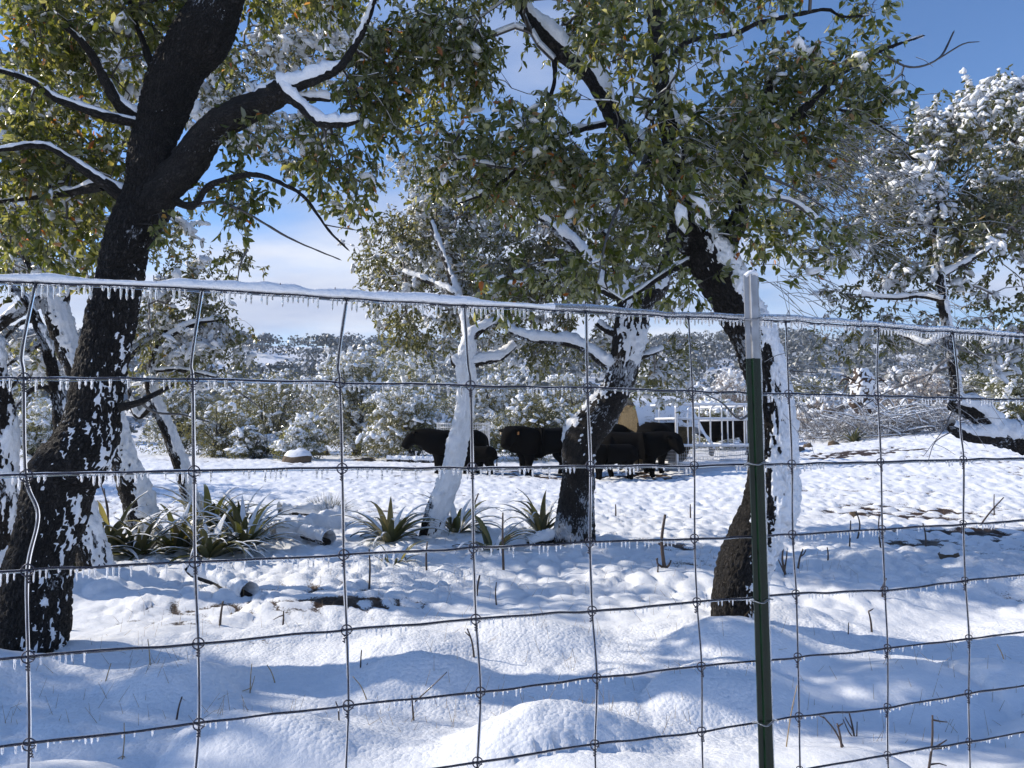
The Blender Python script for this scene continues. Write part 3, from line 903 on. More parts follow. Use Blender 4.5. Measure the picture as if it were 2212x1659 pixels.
# ------------------------------------------------------------------ shrubs and trees along the far edge of the pasture
def bush(name, label, u, vtop, w, d, kind, seed, base_v=None, n_lobes=22, dense=1.0, snow=0.5, group="shrubs along the far edge of the pasture", floor=0.0):
    r = np.random.default_rng(500 + seed)
    c = P(u, 931, d)
    x, y = c[0], d
    z0 = gz(x, y)
    top = P(u, vtop, d)[2]
    H, Wd = top - z0, w / FPX * d / 2
    rt = root(name, label, "shrub" if H < 2.6 else "tree", (x, y, z0), group)
    st = Acc()
    for i in range(5):
        a = r.uniform(0, 6.28); tip = np.array([x + math.cos(a) * Wd * 0.6 * r.random(), y + math.sin(a) * Wd * 0.5 * r.random(), z0 + H * r.uniform(0.5, 0.8)])
        b0 = np.array([x + r.normal() * 0.12, y + r.normal() * 0.12, z0 - 0.1])
        mid = (b0 + tip) / 2 + r.normal(size=3) * 0.15
        C = resample(np.array([b0, mid, tip]), 0.3)
        tv, tf = tube(C, np.linspace(0.02 * H + 0.02, 0.012, len(C)), 6)
        st.add(tv, tf, bark_co=tv * 0.5)
    lob, lr_ = [], []
    while len(lob) < n_lobes:
        p = np.array([r.uniform(-1, 1), r.uniform(-0.8, 0.8), r.uniform(floor, 1) ** 1.15])
        env = (1.02 - abs(p[2] - 0.30) ** 1.9 * 1.5) * (0.85 + 0.25 * vn(np.array([p[2] * 2.5 + seed, p[0] * 1.5, 0.0]), seed))
        if abs(p[0]) < env:
            lob.append([x + p[0] * Wd * 0.92, y + p[1] * Wd * 0.9, z0 + 0.06 * H + p[2] * H * 0.82]); lr_.append(r.uniform(0.15, 0.30) * min(H, 2 * Wd))
    lob = np.array(lob); lr_ = np.array(lr_)
    for i in range(len(lob)):
        C = np.array([[x, y, z0 + 0.2 * H], (np.array([x, y, z0 + 0.4 * H]) + lob[i]) / 2 + r.normal(size=3) * 0.08, lob[i]])
        tv, tf = tube(C, np.array([0.02, 0.015, 0.008]), 4, False)
        st.add(tv, tf, bark_co=tv * 0.5)
    obj("stems", st.mesh("stems", M['bark_rime']), rt)
    per = int(220 * dense)
    n = n_lobes * per
    li = np.repeat(np.arange(n_lobes), per)
    u3 = nrm(r.normal(size=(n, 3)))
    rr = (0.62 + 0.42 * r.random(n) ** 0.6) * (1 + 0.25 * vn(lob[li] * 3 + u3 * 1.7, seed))
    p = lob[li] + u3 * (lr_[li] * rr)[:, None] * np.array([1.1, 1.0, 0.72])
    okz = p[:, 2] > z0 + 0.05
    p, u3, li = p[okz], u3[okz], li[okz]
    n = len(p)
    ld = nrm(u3 * 0.8 + r.normal(size=(n, 3)) * 0.6 + np.array([0, 0, 0.15 if kind != 'juniper' else -0.1]))
    lv = nrm(r.normal(size=(n, 3)) + np.array([0, 0, 0.5]))
    px = d / 30.0
    L = (0.120 if kind == 'juniper' else 0.105) * px ** 0.6 * r.uniform(0.6, 1.3, n); Wl = L * (0.34 if kind == 'juniper' else 0.46)
    V, _, _ = leaf_arrays(p, ld, lv, L, Wl)
    V = V[:, [0, 1, 3, 5]]
    F = np.arange(4)[None] + 4 * np.arange(n)[:, None]
    tone = np.clip(r.uniform(0.25, 0.6) + 0.3 * vn(lob[li] * 1.3, seed + 2) + 0.2 * r.normal(size=n), 0, 1)
    fro = np.clip((0.03 + (0.35 if kind != 'pale' else 0.9) * snow * np.clip(u3[:, 2] + 0.25, 0, 1) * r.random(n)), 0, 0.85)
    mat = {'juniper': 'juniper', 'oak': 'leaf_back', 'pale': 'pale_shrub'}[kind]
    obj("foliage", mesh("foliage", V.reshape(-1, 3), F, M[mat], True, {'leaf_rnd': np.repeat(tone, 4), 'frost': np.repeat(fro, 4)}), rt, kind="stuff")
    if snow:
        sn = Acc()
        ns = int(n_lobes * 30 * snow)
        li = r.integers(0, n_lobes, ns)
        q = nrm(r.normal(size=(ns, 3)) * np.array([1, 1, 0.6]) + np.array([0, 0, 1.05]))
        gate = vn(lob[li] * 2.0 + q * 1.6, seed + 50) > -0.25
        q, li = q[gate], li[gate]; ns = len(q)
        q = lob[li] + q * (lr_[li] * r.uniform(0.75, 1.05, ns))[:, None] * np.array([1.1, 1.0, 0.72])
        blobs(sn, q, r.uniform(0.035, 0.15, ns) * px ** 0.5, r, 0.9, u3[r.integers(0, n, ns)] + r.normal(size=(ns, 3)) * 0.3)
        obj("snow", sn.mesh("snow", M['snow_far']), rt, kind="stuff")
    return rt


for i, b in enumerate([
    # name, label, u, v top, width, distance, kind, lobes, density, snow
    ("shrub", "bluish snow-covered shrub low behind the leftmost trunks", 75, 862, 170, 29, 'oak', 20, 1.0, 0.8),
    ("shrub", "olive shrub with frosted top just right of the leaning left trunks", 385, 800, 150, 31, 'juniper', 24, 1.0, 0.45),
    ("juniper", "shaded dark juniper behind the thin leaning trunk left of the pasture", 470, 850, 130, 29, 'juniper', 18, 1.0, 0.30),
    ("juniper", "broad olive green juniper in the gap below the cloudy sky", 590, 796, 210, 33, 'juniper', 28, 1.1, 0.35),
    ("shrub", "rounded shrub heavily capped with snow in front of the olive juniper", 655, 880, 100, 27, 'oak', 16, 1.0, 1.0),
    ("shrub", "low frosted shrub beside the snow-capped rock", 545, 920, 120, 28, 'juniper', 16, 0.9, 0.7),
    ("shrub", "pinkish leafless shrub white with frost behind the tall snowy juniper", 705, 772, 150, 58, 'pale', 26, 1.0, 0.5),
    ("juniper", "tall snow-loaded juniper left of the black cattle", 770, 742, 170, 30, 'juniper', 34, 1.15, 1.0),
    ("juniper", "wide dark juniper with drooping snowy sprays behind the left cow", 885, 830, 210, 27, 'juniper', 34, 1.2, 0.75),
    ("shrub", "pale frosted oak thicket above the left cow", 905, 752, 190, 36, 'oak', 30, 1.0, 0.9),
    ("juniper", "snowy juniper just right of the slim snow-plastered trunk", 1075, 770, 200, 34, 'juniper', 32, 1.1, 0.9),
    ("juniper", "dark drooping juniper behind the middle cow", 1150, 845, 190, 26, 'juniper', 30, 1.2, 0.30),
    ("shrub", "blue-shaded snowy shrub behind the back of the middle cow", 1260, 880, 130, 28, 'oak', 18, 1.0, 0.9),
    ("juniper", "frosted juniper left of the middle oak bend", 1230, 800, 130, 37, 'juniper', 22, 1.0, 0.7),
    ("live_oak", "snowy evergreen oak behind the hay bale", 1430, 770, 150, 30, 'oak', 26, 1.1, 0.8),
    ("shrub", "snow-tipped shrub behind the white bars of the hay feeder", 1545, 850, 170, 26, 'oak', 24, 1.0, 0.9),
    ("shrub", "grey-white frosted brushy thicket beyond the feeder", 1560, 806, 190, 40, 'pale', 28, 1.0, 0.7),
    ("juniper", "green juniper in sun right of the snowy right trunk", 1755, 792, 130, 34, 'juniper', 24, 1.1, 0.25),
    ("shrub", "frosted leafless thicket left behind the brush pile", 1790, 855, 170, 31, 'pale', 24, 0.9, 0.7),
    ("shrub", "white frosted thicket above the brush pile", 1975, 800, 250, 36, 'pale', 34, 1.0, 0.8),
    ("juniper", "small green juniper among frosted thickets at far right", 2135, 800, 120, 33, 'juniper', 20, 1.0, 0.5),
    ("shrub", "dark shaded shrub under the low snowy limb at the right edge", 2190, 868, 130, 27, 'oak', 20, 1.0, 0.35),
    ("live_oak", "sunlit snowy oak at far right above the low limb", 2200, 690, 170, 30, 'oak', 32, 1.1, 0.9),
    ("juniper", "bluish juniper at the foot of the hill by the left edge", 20, 745, 160, 45, 'juniper', 26, 1.0, 0.6),
    ("juniper", "grey green juniper below the ridge left of the tall snowy juniper", 520, 770, 120, 62, 'juniper', 24, 1.0, 0.4),
    ("juniper", "dark grey juniper between feeder and right trunk on the slope", 1660, 800, 140, 50, 'juniper', 24, 1.0, 0.4),
    ("shrub", "frosted shrub on the slope right of the upright stump", 1890, 815, 110, 45, 'oak', 22, 1.0, 0.8),
]):
    bush(b[0], b[1], b[2], b[3], b[4], b[5], b[6], i, n_lobes=int(b[7] * 1.35), dense=b[8], snow=b[9])

# ------------------------------------------------------------------ the oaks
d = FEET['left_oak']
oak("big dark leaning oak at the left with iced bark, nearest tree to the fence",
    [(62, 1415, d, 140), (74, 1320, d, 138), (90, 1200, d, 132), (112, 1100, d + .02, 136), (140, 1032, d + .05, 146), (172, 990, d + .07, 142), (195, 935, d + .1, 126), (206, 873, d + .12, 112), (216, 800, d + .15, 104), (231, 724, d + .2, 104),
     (247, 650, d + .25, 98), (261, 598, d + .3, 97), (273, 523, d + .35, 97), (297, 448, d + .4, 100), (322, 373, d + .45, 104), (334, 299, d + .5, 99), (362, 224, d + .55, 104), (392, 149, d + .6, 110), (437, 75, d + .65, 116), (472, 0, d + .7, 102), (515, -110, d + .8, 92), (570, -260, d + .95, 70)],
    [([(300, 520, d + .42, 60), (325, 465, d + .42, 86), (352, 420, d + .42, 90), (396, 358, d + .4, 78), (448, 291, d + .38, 72), (523, 239, d + .35, 66), (583, 209, d + .32, 58), (612, 194, d + .3, 50)], (0.1, 1.0, 0.80, 0.028)),
     ([(606, 196, d + .3, 42), (642, 187, d + .3, 24), (691, 168, d + .3, 20), (732, 146, d + .3, 18), (764, 105, d + .3, 15), (790, 56, d + .3, 11), (812, -10, d + .3, 8)], (0.2, 1.0, 0.35, 0.04)),
     ([(606, 200, d + .3, 34), (642, 224, d + .28, 22), (687, 265, d + .25, 17), (735, 270, d + .22, 14), (775, 262, d + .2, 8)], (0.2, 1.0, 0.2, 0.035)),
     ([(610, 190, d + .3, 26), (640, 212, d + .35, 14), (690, 215, d + .4, 10), (712, 218, d + .42, 6)], (0.2, 1.0, 0.1, 0.035)),
     ([(310, 262, d + .5, 34), (284, 248, d + .45, 26), (254, 224, d + .4, 24), (224, 168, d + .35, 21), (200, 122, d + .3, 18), (176, 90, d + .25, 14), (112, 30, d + .2, 12), (93, 0, d + .2, 10), (70, -50, d + .2, 8)],),
     ([(310, 272, d + .5, 26), (284, 265, d + .4, 21), (231, 250, d + .3, 19), (150, 224, d + .2, 16), (120, 213, d + .15, 14), (75, 179, d + .1, 11), (11, 157, d, 8), (-60, 140, d - .1, 6)],),
     ([(270, 425, d + .4, 30), (220, 392, d + .3, 22), (150, 344, d + .2, 17), (93, 317, d + .1, 13), (0, 325, d, 9), (-80, 330, d - .1, 6)],),
     ([(220, 400, d + .35, 22), (160, 415, d + .4, 17), (56, 430, d + .45, 11), (-30, 440, d + .5, 7)],),
     ([(352, 175, d + .55, 26), (340, 160, d + .6, 24), (321, 123, d + .65, 20), (306, 82, d + .7, 15), (291, 48, d + .75, 12), (270, -30, d + .8, 8)],),
     ([(365, 428, d + .42, 18), (414, 444, d + .35, 14), (448, 403, d + .3, 12), (493, 385, d + .25, 11), (553, 377, d + .2, 10), (616, 400, d + .2, 9), (654, 422, d + .2, 8), (684, 459, d + .2, 6), (710, 497, d + .2, 5), (751, 538, d + .2, 3)], None),
     ([(414, 444, d + .35, 9), (467, 437, d + .35, 8), (523, 456, d + .35, 7), (575, 485, d + .35, 6), (635, 519, d + .35, 5), (732, 560, d + .35, 2.5)], None),
     ([(700, 485, d + .2, 4), (725, 490, d + .25, 3), (790, 500, d + .3, 2)], None),
     ([(535, 538, d + .25, 5), (519, 571, d + .25, 4), (512, 612, d + .25, 3)], None),
     ([(255, 880, d + .1, 20), (299, 870, d + .15, 13), (336, 851, d + .25, 10), (370, 833, d + .35, 7)], None),
     ([(300, 868, d + .15, 7), (336, 891, d + .3, 6), (392, 896, d + .45, 5), (448, 911, d + .6, 3.5)], None),
     ],
    [(130, 70, 5.2, 230, 120, 0.9), (60, 300, 5.1, 150, 150, 0.7), (120, 480, 5.3, 160, 110, 0.7), (420, 60, 5.7, 110, 80, 0.5), (400, 480, 4.9, 100, 60, 0.35), (500, 430, 5.0, 110, 60, 0.4), (460, 530, 5.0, 80, 55, 0.35), (590, 330, 5.2, 120, 60, 0.5),
     (730, 380, 5.4, 90, 100, 0.5), (650, 250, 5.3, 90, 60, 0.4), (780, 180, 5.3, 100, 120, 0.6), (230, 330, 5.4, 90, 120, 0.5), (200, -120, 5.3, 380, 120, 1.0), (640, -120, 5.5, 250, 120, 0.9)],
    190, 'leaf', 'bark', 0.066, 6, snow=dict(wind=1.0, up=0.15, th=1.04, thick=0.006, n1=0.55, f1=6.0, fine=1.5, prof=([0.0, 0.4, 1.0, 1.45, 1.8, 2.3, 2.8], [-0.12, -0.02, 0.15, -0.20, 0.0, 0.30, 0.75])),
    nparts=300, seed=1, slim=0.96, tk=120, step=0.014, rough=0.012, leaf_snow=0.02, twig_ice=0.1, frost=0.14, clump=0.0, icicles=1500)

d = FEET['right_oak']
oak("dark gnarled oak right of centre behind the green fence post, trunk half plastered with snow",
    [(1587, 1375, d, 90), (1590, 1303, d, 90), (1606, 1222, d, 104), (1634, 1152, d, 106), (1661, 1102, d, 110), (1668, 1050, d, 104), (1667, 996, d, 96), (1668, 940, d, 86), (1668, 885, d, 78), (1662, 840, d, 80), (1650, 799, d, 84), (1629, 743, d, 84),
     (1597, 687, d, 84), (1570, 631, d, 94), (1546, 590, d, 100), (1522, 550, d, 96), (1506, 512, d, 76)],
    [([(1500, 525, d, 66), (1475, 495, d, 56), (1465, 416, d - .05, 50), (1455, 320, d - .08, 46), (1443, 256, d - .1, 44), (1430, 160, d - .12, 42), (1420, 64, d - .15, 40), (1414, 0, d - .18, 38), (1400, -110, d - .2, 32), (1390, -250, d - .2, 22)], (0.9, 0.5, 0.72, 0.02)),
     ([(1545, 545, d + .05, 60), (1583, 497, d + .12, 46), (1606, 422, d + .18, 42), (1620, 355, d + .22, 38), (1635, 291, d + .28, 34), (1650, 224, d + .33, 28), (1669, 157, d + .4, 14), (1671, 148, d + .4, 5)], (0.9, 0.5, 0.85, 0.015)),
     ([(1478, 470, d + .1, 46), (1462, 400, d + .2, 42), (1405, 335, d + .3, 40), (1350, 288, d + .4, 40), (1311, 224, d + .45, 38), (1270, 154, d + .5, 38), (1206, 106, d + .55, 36), (1158, 58, d + .6, 30), (1130, 20, d + .65, 26), (1090, -60, d + .7, 20)], (0.55, 1.0, 0.62, 0.035)),
     ([(1308, 269, d + .4, 16), (1241, 285, d + .35, 13), (1167, 320, d + .3, 11), (1116, 368, d + .25, 10), (1062, 410, d + .2, 8), (990, 440, d + .2, 5)], (0.1, 1.0, 0.2, 0.022)),
     ([(1116, 368, d + .25, 8), (1060, 358, d + .25, 6), (1005, 345, d + .25, 4)],),
     ([(1198, 124, d + .55, 13), (1196, 180, d + .45, 10), (1176, 240, d + .4, 9), (1140, 300, d + .35, 8), (1090, 350, d + .3, 6)], None),
     ([(1410, 300, d - .1, 10), (1382, 368, d - .35, 8), (1343, 432, d - .5, 7), (1311, 512, d - .55, 6), (1292, 605, d - .55, 4)], None),
     ([(1450, 395, d - .1, 14), (1425, 318, d - .2, 10), (1414, 298, d - .25, 7)], (0.1, 1.0, 0.3, 0.012)),
     ([(1640, 272, d + .3, 24), (1684, 269, d + .3, 22), (1759, 213, d + .3, 17), (1803, 168, d + .3, 14), (1856, 134, d + .3, 11), (1908, 108, d + .3, 8), (1994, 78, d + .3, 4)], (0.2, 1.0, 0.75, 0.02)),
     ([(1900, 112, d + .3, 6), (1964, 145, d + .35, 6), (2028, 127, d + .4, 5), (2060, 70, d + .45, 4)], None),
     ([(2028, 127, d + .4, 4), (2080, 95, d + .42, 3), (2113, 90, d + .42, 2)], None),
     ([(1680, 272, d + .3, 14), (1777, 240, d + .35, 8), (1834, 242, d + .4, 7), (1890, 265, d + .45, 5), (1960, 310, d + .5, 3)], None),
     ([(1434, 150, d - .1, 20), (1482, 92, d + .05, 16), (1590, 71, d + .15, 13), (1647, 48, d + .2, 11), (1777, 22, d + .3, 8), (1815, 37, d + .3, 7), (1863, 34, d + .35, 5)], None),
     ([(1625, 330, d + .25, 12), (1690, 330, d + .35, 7), (1760, 370, d + .4, 5), (1850, 420, d + .5, 3)], None),
     ([(1618, 370, d + .22, 12), (1700, 400, d + .35, 7), (1800, 460, d + .45, 4)], None),
     ([(1606, 425, d + .2, 12), (1660, 430, d + .25, 9), (1715, 440, d + .3, 7), (1790, 500, d + .4, 4)], (0.1, 1.0, 0.1, 0.02)),
     ([(1500, 560, d, 16), (1440, 590, d - .15, 11), (1390, 625, d - .2, 8), (1350, 650, d - .25, 5)], (0.1, 1.0, 0.4, 0.015)),
     ([(1640, 885, d - .05, 14), (1620, 905, d - .15, 10), (1622, 960, d - .2, 8), (1616, 1000, d - .2, 7), (1632, 1030, d - .12, 9)], None),
     ([(1640, 870, d - .1, 6), (1600, 905, d - .3, 5), (1560, 870, d - .4, 4), (1524, 852, d - .5, 3)], None),
     ([(1655, 790, d + .1, 9), (1700, 800, d - .1, 5), (1760, 805, d - .15, 3)], None),
     ],
    [(900, 180, 5.6, 120, 150, 0.8), (1040, 110, 5.5, 140, 120, 0.8), (1000, 330, 5.4, 130, 90, 0.6), (1120, 350, 5.2, 130, 120, 0.7), (1240, 330, 4.9, 130, 130, 0.7), (1240, 60, 5.6, 120, 80, 0.6), (1400, 140, 4.7, 170, 140, 0.7), (1400, 400, 4.6, 150, 120, 0.6),
     (1250, 540, 4.7, 140, 80, 0.5), (1090, 620, 4.9, 90, 90, 0.35), (1580, 120, 5.1, 170, 120, 0.7), (1760, 160, 5.4, 150, 110, 0.6), (1560, 340, 5.0, 130, 140, 0.6), (1580, 500, 4.9, 130, 80, 0.5), (1740, 460, 5.4, 130, 110, 0.5), (1700, 300, 5.4, 130, 100, 0.5), (1890, 200, 5.6, 100, 110, 0.5),
     (1440, 610, 4.8, 110, 50, 0.35), (1680, 560, 5.0, 90, 60, 0.3), (1860, 30, 5.5, 70, 50, 0.3), (1200, -120, 5.4, 400, 110, 1.0), (1620, -110, 5.2, 220, 100, 0.8)],
    185, 'leaf', 'bark', 0.064, 6, snow=dict(wind=1.0, up=0.25, th=0.42, thick=0.024, n1=0.6, f1=6.0, fine=1.1, prof=([0.0, 0.35, 0.75, 1.0, 1.6, 1.9, 2.25, 2.6], [0.55, 0.30, -0.05, -0.55, -0.4, 0.05, 0.15, 0.0])),
    nparts=300, seed=2, tk=120, step=0.013, rough=0.012, leaf_snow=0.015, twig_ice=0.45, frost=0.2, clump=0.0, icicles=6500,
    bare_twigs=[(1790, 330, 5.4, 140, 110, 0.3, 260), (1800, 480, 5.4, 130, 90, 0.3, 160), (1720, 620, 5.2, 60, 60, 0.2, 40), (1700, 830, 4.9, 50, 50, 0.15, 36), (1480, 330, 4.6, 80, 90, 0.2, 60)])

SN = dict(leaf_mat='leaf_back', leaf_len=0.062, twig_mat='twig_rime', limb_snow=(0.3, 1.0, 0.35, 0.03), tk=56, step=0.028, rough=0.014)
d = FEET['middle']
oak("middle oak with kinked trunk, thick snow lying in its bend, beside the cattle",
    [(1238, 1182, d, 104), (1243, 1100, d, 84), (1247, 1040, d, 78), (1251, 990, d, 80), (1266, 940, d, 92), (1300, 890, d, 82), (1333, 838, d, 74), (1350, 790, d, 70), (1358, 740, d, 70), (1366, 695, d, 78), (1384, 655, d, 66), (1406, 630, d, 56)],
    [([(1362, 700, d, 50), (1350, 655, d + .05, 38), (1345, 610, d + .1, 30), (1330, 560, d + .15, 24), (1300, 500, d + .2, 18)],),
     ([(1400, 640, d, 46), (1425, 615, d + .05, 36), (1440, 560, d + .1, 26), (1450, 500, d + .15, 18)],),
     ([(1345, 640, d + .05, 26), (1305, 625, d + .05, 22), (1280, 575, d + .05, 21), (1240, 530, d + .05, 20), (1180, 480, d + .05, 15), (1120, 440, d, 10)], (0.1, 1.0, -0.1, 0.05)),
     ([(1340, 800, d, 26), (1305, 785, d, 21), (1265, 755, d + .1, 18), (1225, 742, d + .2, 16), (1150, 733, d + .3, 14), (1100, 715, d + .4, 9)], (0.1, 1.0, -0.1, 0.05)),
     ([(1356, 720, d, 22), (1320, 720, d + .2, 16), (1290, 700, d + .3, 11)],),
     ([(1350, 780, d, 18), (1390, 770, d + .2, 12), (1430, 755, d + .4, 9)],)],
    [(1130, 560, 9.6, 160, 120, 1.1), (1280, 620, 9.4, 120, 90, 0.9), (1290, 480, 9.2, 150, 110, 1.0), (1420, 560, 9.2, 110, 120, 0.8), (1120, 690, 9.6, 140, 60, 0.8), (1430, 790, 9.6, 80, 90, 0.6), (1330, 760, 9.8, 60, 60, 0.5), (1200, 380, 9.6, 170, 70, 1.0), (1180, 770, 9.7, 110, 50, 0.5), (1520, 400, 9.4, 120, 120, 0.9)],
    95, bark='bark_rime', per=6, snow=dict(wind=0.55, up=1.5, th=0.50, thick=0.04, n1=0.7, f1=5.0, fine=0.9, prof=([0.0, 0.5, 1.0, 1.25, 1.9, 2.4], [0.75, 0.6, 0.15, -0.1, -0.12, -0.35])), leaf_snow=0.16, seed=3, frost=0.15, slim=0.90, **SN)
d = FEET['thin_snowy']
oak("slim leaning oak in the centre, trunk entirely white with plastered snow",
    [(925, 1168, d, 56), (940, 1115, d, 60), (962, 1058, d, 58), (978, 1010, d, 54), (988, 960, d, 50), (998, 900, d, 44), (1004, 840, d, 42), (1003, 800, d, 52), (1006, 770, d, 46), (1012, 740, d, 30)],
    [([(1008, 765, d, 34), (1018, 732, d, 24), (1040, 712, d, 18), (1075, 690, d + .1, 14), (1110, 640, d + .2, 11)], (0.3, 1.0, -0.3, 0.03)),
     ([(1012, 785, d, 26), (1050, 778, d + .05, 22), (1080, 770, d + .1, 20), (1110, 745, d + .2, 14)], (0.3, 1.0, -0.2, 0.03)),
     ([(1000, 790, d, 34), (985, 780, d, 24), (978, 770, d, 12)], (0.5, 1.0, -0.5, 0.04)),
     ([(1010, 745, d, 20), (990, 650, d + .3, 16), (960, 560, d + .6, 13), (930, 480, d + .8, 9)],),
     ([(990, 640, d + .3, 12), (930, 610, d + .6, 10), (870, 590, d + .9, 7)],)],
    [(880, 560, 10.4, 120, 130, 1.0), (990, 470, 10.4, 150, 100, 1.0), (950, 680, 10.2, 110, 80, 0.8), (920, 390, 10.8, 100, 60, 0.8), (1040, 620, 10.2, 110, 90, 0.8), (880, 740, 10.2, 60, 60, 0.5), (830, 650, 10.4, 50, 70, 0.5)],
    95, bark='bark_rime', per=6, snow=dict(wind=0.8, up=0.7, th=-0.35, thick=0.022, n1=0.5, f1=6.0, fine=0.6, prof=([0.0, 0.25, 0.55, 0.8, 1.1, 2.0], [0.6, 0.45, 0.35, -0.1, -0.35, -0.4])), leaf_snow=0.26, seed=4, frost=0.2, slim=0.74, **SN)
d = FEET['curved']
oak("curved oak with snowy right flank leaning left behind the big left trunk",
    [(308, 1172, d, 80), (298, 1100, d, 72), (282, 1040, d, 66), (262, 980, d, 62), (240, 910, d, 58), (205, 850, d, 56), (165, 800, d, 52), (140, 750, d, 50), (126, 700, d, 52), (112, 660, d, 56), (92, 635, d, 44)],
    [([(120, 672, d, 44), (140, 600, d + .1, 36), (160, 510, d + .2, 32), (195, 440, d + .3, 26), (240, 350, d + .4, 20), (300, 250, d + .6, 14), (420, 120, d + .6, 9)],),
     ([(98, 640, d, 42), (70, 655, d - .1, 32), (30, 680, d - .2, 28), (-30, 720, d - .3, 24)],),
     ([(100, 640, d, 30), (60, 560, d, 22), (20, 470, d, 16), (-20, 380, d, 11)],),
     ([(240, 910, d, 20), (252, 860, d + .1, 14), (270, 790, d + .2, 10), (330, 720, d + .3, 7)],)],
    [(70, 250, 9.2, 150, 130, 1.0), (130, 420, 9.0, 130, 110, 0.9), (60, 560, 9.0, 110, 80, 0.8), (260, 160, 9.4, 130, 120, 0.9), (480, 200, 9.4, 130, 110, 0.9), (640, 90, 9.4, 120, 100, 0.9), (630, 300, 9.4, 100, 70, 0.7), (380, 620, 9.6, 80, 70, 0.6), (740, 60, 9.6, 80, 70, 0.6), (330, 500, 9.6, 90, 80, 0.6), (90, 780, 9.0, 60, 70, 0.5)],
    100, bark='bark_rime', per=6, snow=dict(wind=1.0, up=0.5, th=0.66, thick=0.026, n1=0.6, f1=5.0, fine=1.2, prof=([0.0, 0.4, 2.0], [0.0, 0.05, -0.15])), leaf_snow=0.26, seed=5, frost=0.15, blob=(0.022, 0.065), slim=0.85, **SN)
d = FEET['behind_left']
oak("stout leaning trunk with snow on its right side, half hidden behind the big left oak",
    [(205, 1250, d, 76), (197, 1190, d, 72), (178, 1110, d, 66), (155, 1030, d, 60), (138, 950, d, 48), (128, 870, d, 34), (116, 814, d, 26), (108, 773, d, 24), (92, 725, d, 24), (78, 687, d, 22), (50, 640, d, 18), (20, 620, d, 14)],
    [([(120, 850, d, 16), (90, 835, d, 11), (60, 850, d, 8), (20, 900, d, 5)], None),
     ([(80, 690, d, 14), (40, 700, d, 9), (0, 740, d, 6)], None),
     ([(95, 740, d, 12), (50, 765, d, 8), (0, 800, d, 5)], None)],
    [(-40, 560, 7.2, 100, 90, 0.6), (30, 470, 7.6, 80, 80, 0.5)], 80, bark='bark_rime', per=5,
    snow=dict(wind=1.0, up=0.3, th=0.62, thick=0.024, n1=0.7, f1=6.0, fine=1.1, prof=([0.0, 0.6, 1.2, 2.0], [0.0, 0.0, 0.2, 0.5])), leaf_snow=0.1, seed=6, slim=0.86, **SN)
d = FEET['edge']
oak("snow-streaked trunk cut off by the left edge of the view",
    [(-14, 1262, d, 66), (-4, 1180, d, 60), (4, 1090, d, 56), (8, 990, d, 52), (6, 900, d, 48), (0, 840, d, 44), (-20, 740, d, 38), (-50, 640, d, 30)],
    [([(0, 850, d, 14), (25, 835, d, 9), (50, 800, d, 6)],)],
    [(-120, 560, 7.4, 120, 110, 0.9)], 70, bark='bark_rime', per=5,
    snow=dict(wind=1.0, up=0.3, th=0.72, thick=0.022, n1=1.2, f1=5.0, fine=1.1), leaf_snow=0.15, seed=7, **SN)
d = FEET['thin_left']
oak("thin oak leaning left among the strap-leaved clumps, snow down its right side",
    [(430, 1152, d, 40), (412, 1085, d, 37), (395, 1020, d, 35), (374, 960, d, 32), (350, 905, d, 30), (332, 865, d, 27), (325, 820, d, 22), (335, 770, d, 18), (360, 715, d, 14)],
    [([(335, 870, d, 16), (300, 900, d, 11), (285, 880, d, 9), (280, 840, d, 7)], (0.2, 1, 0.1, 0.02)),
     ([(330, 800, d, 12), (400, 800, d - .1, 9), (470, 815, d - .2, 6)], (0.2, 1, 0.1, 0.015)),
     ([(470, 815, d - .2, 5), (520, 850, d - .25, 4), (560, 880, d - .25, 3)], None),
     ([(350, 735, d, 10), (420, 700, d, 7), (480, 690, d, 5)],)],
    [(400, 750, 9.7, 105, 85, 0.9), (330, 690, 9.7, 70, 60, 0.6), (480, 700, 9.7, 60, 50, 0.5), (500, 770, 9.7, 45, 50, 0.5), (330, 790, 9.8, 60, 50, 0.5), (420, 590, 9.8, 70, 50, 0.6), (520, 560, 9.8, 50, 40, 0.4)],
    105, bark='bark_rime', per=6, snow=dict(wind=1.0, up=0.6, th=0.52, thick=0.026, n1=0.5, f1=6.0, fine=0.9), leaf_snow=0.26, seed=8, frost=0.12, blob=(0.022, 0.06), slim=0.85, **SN)
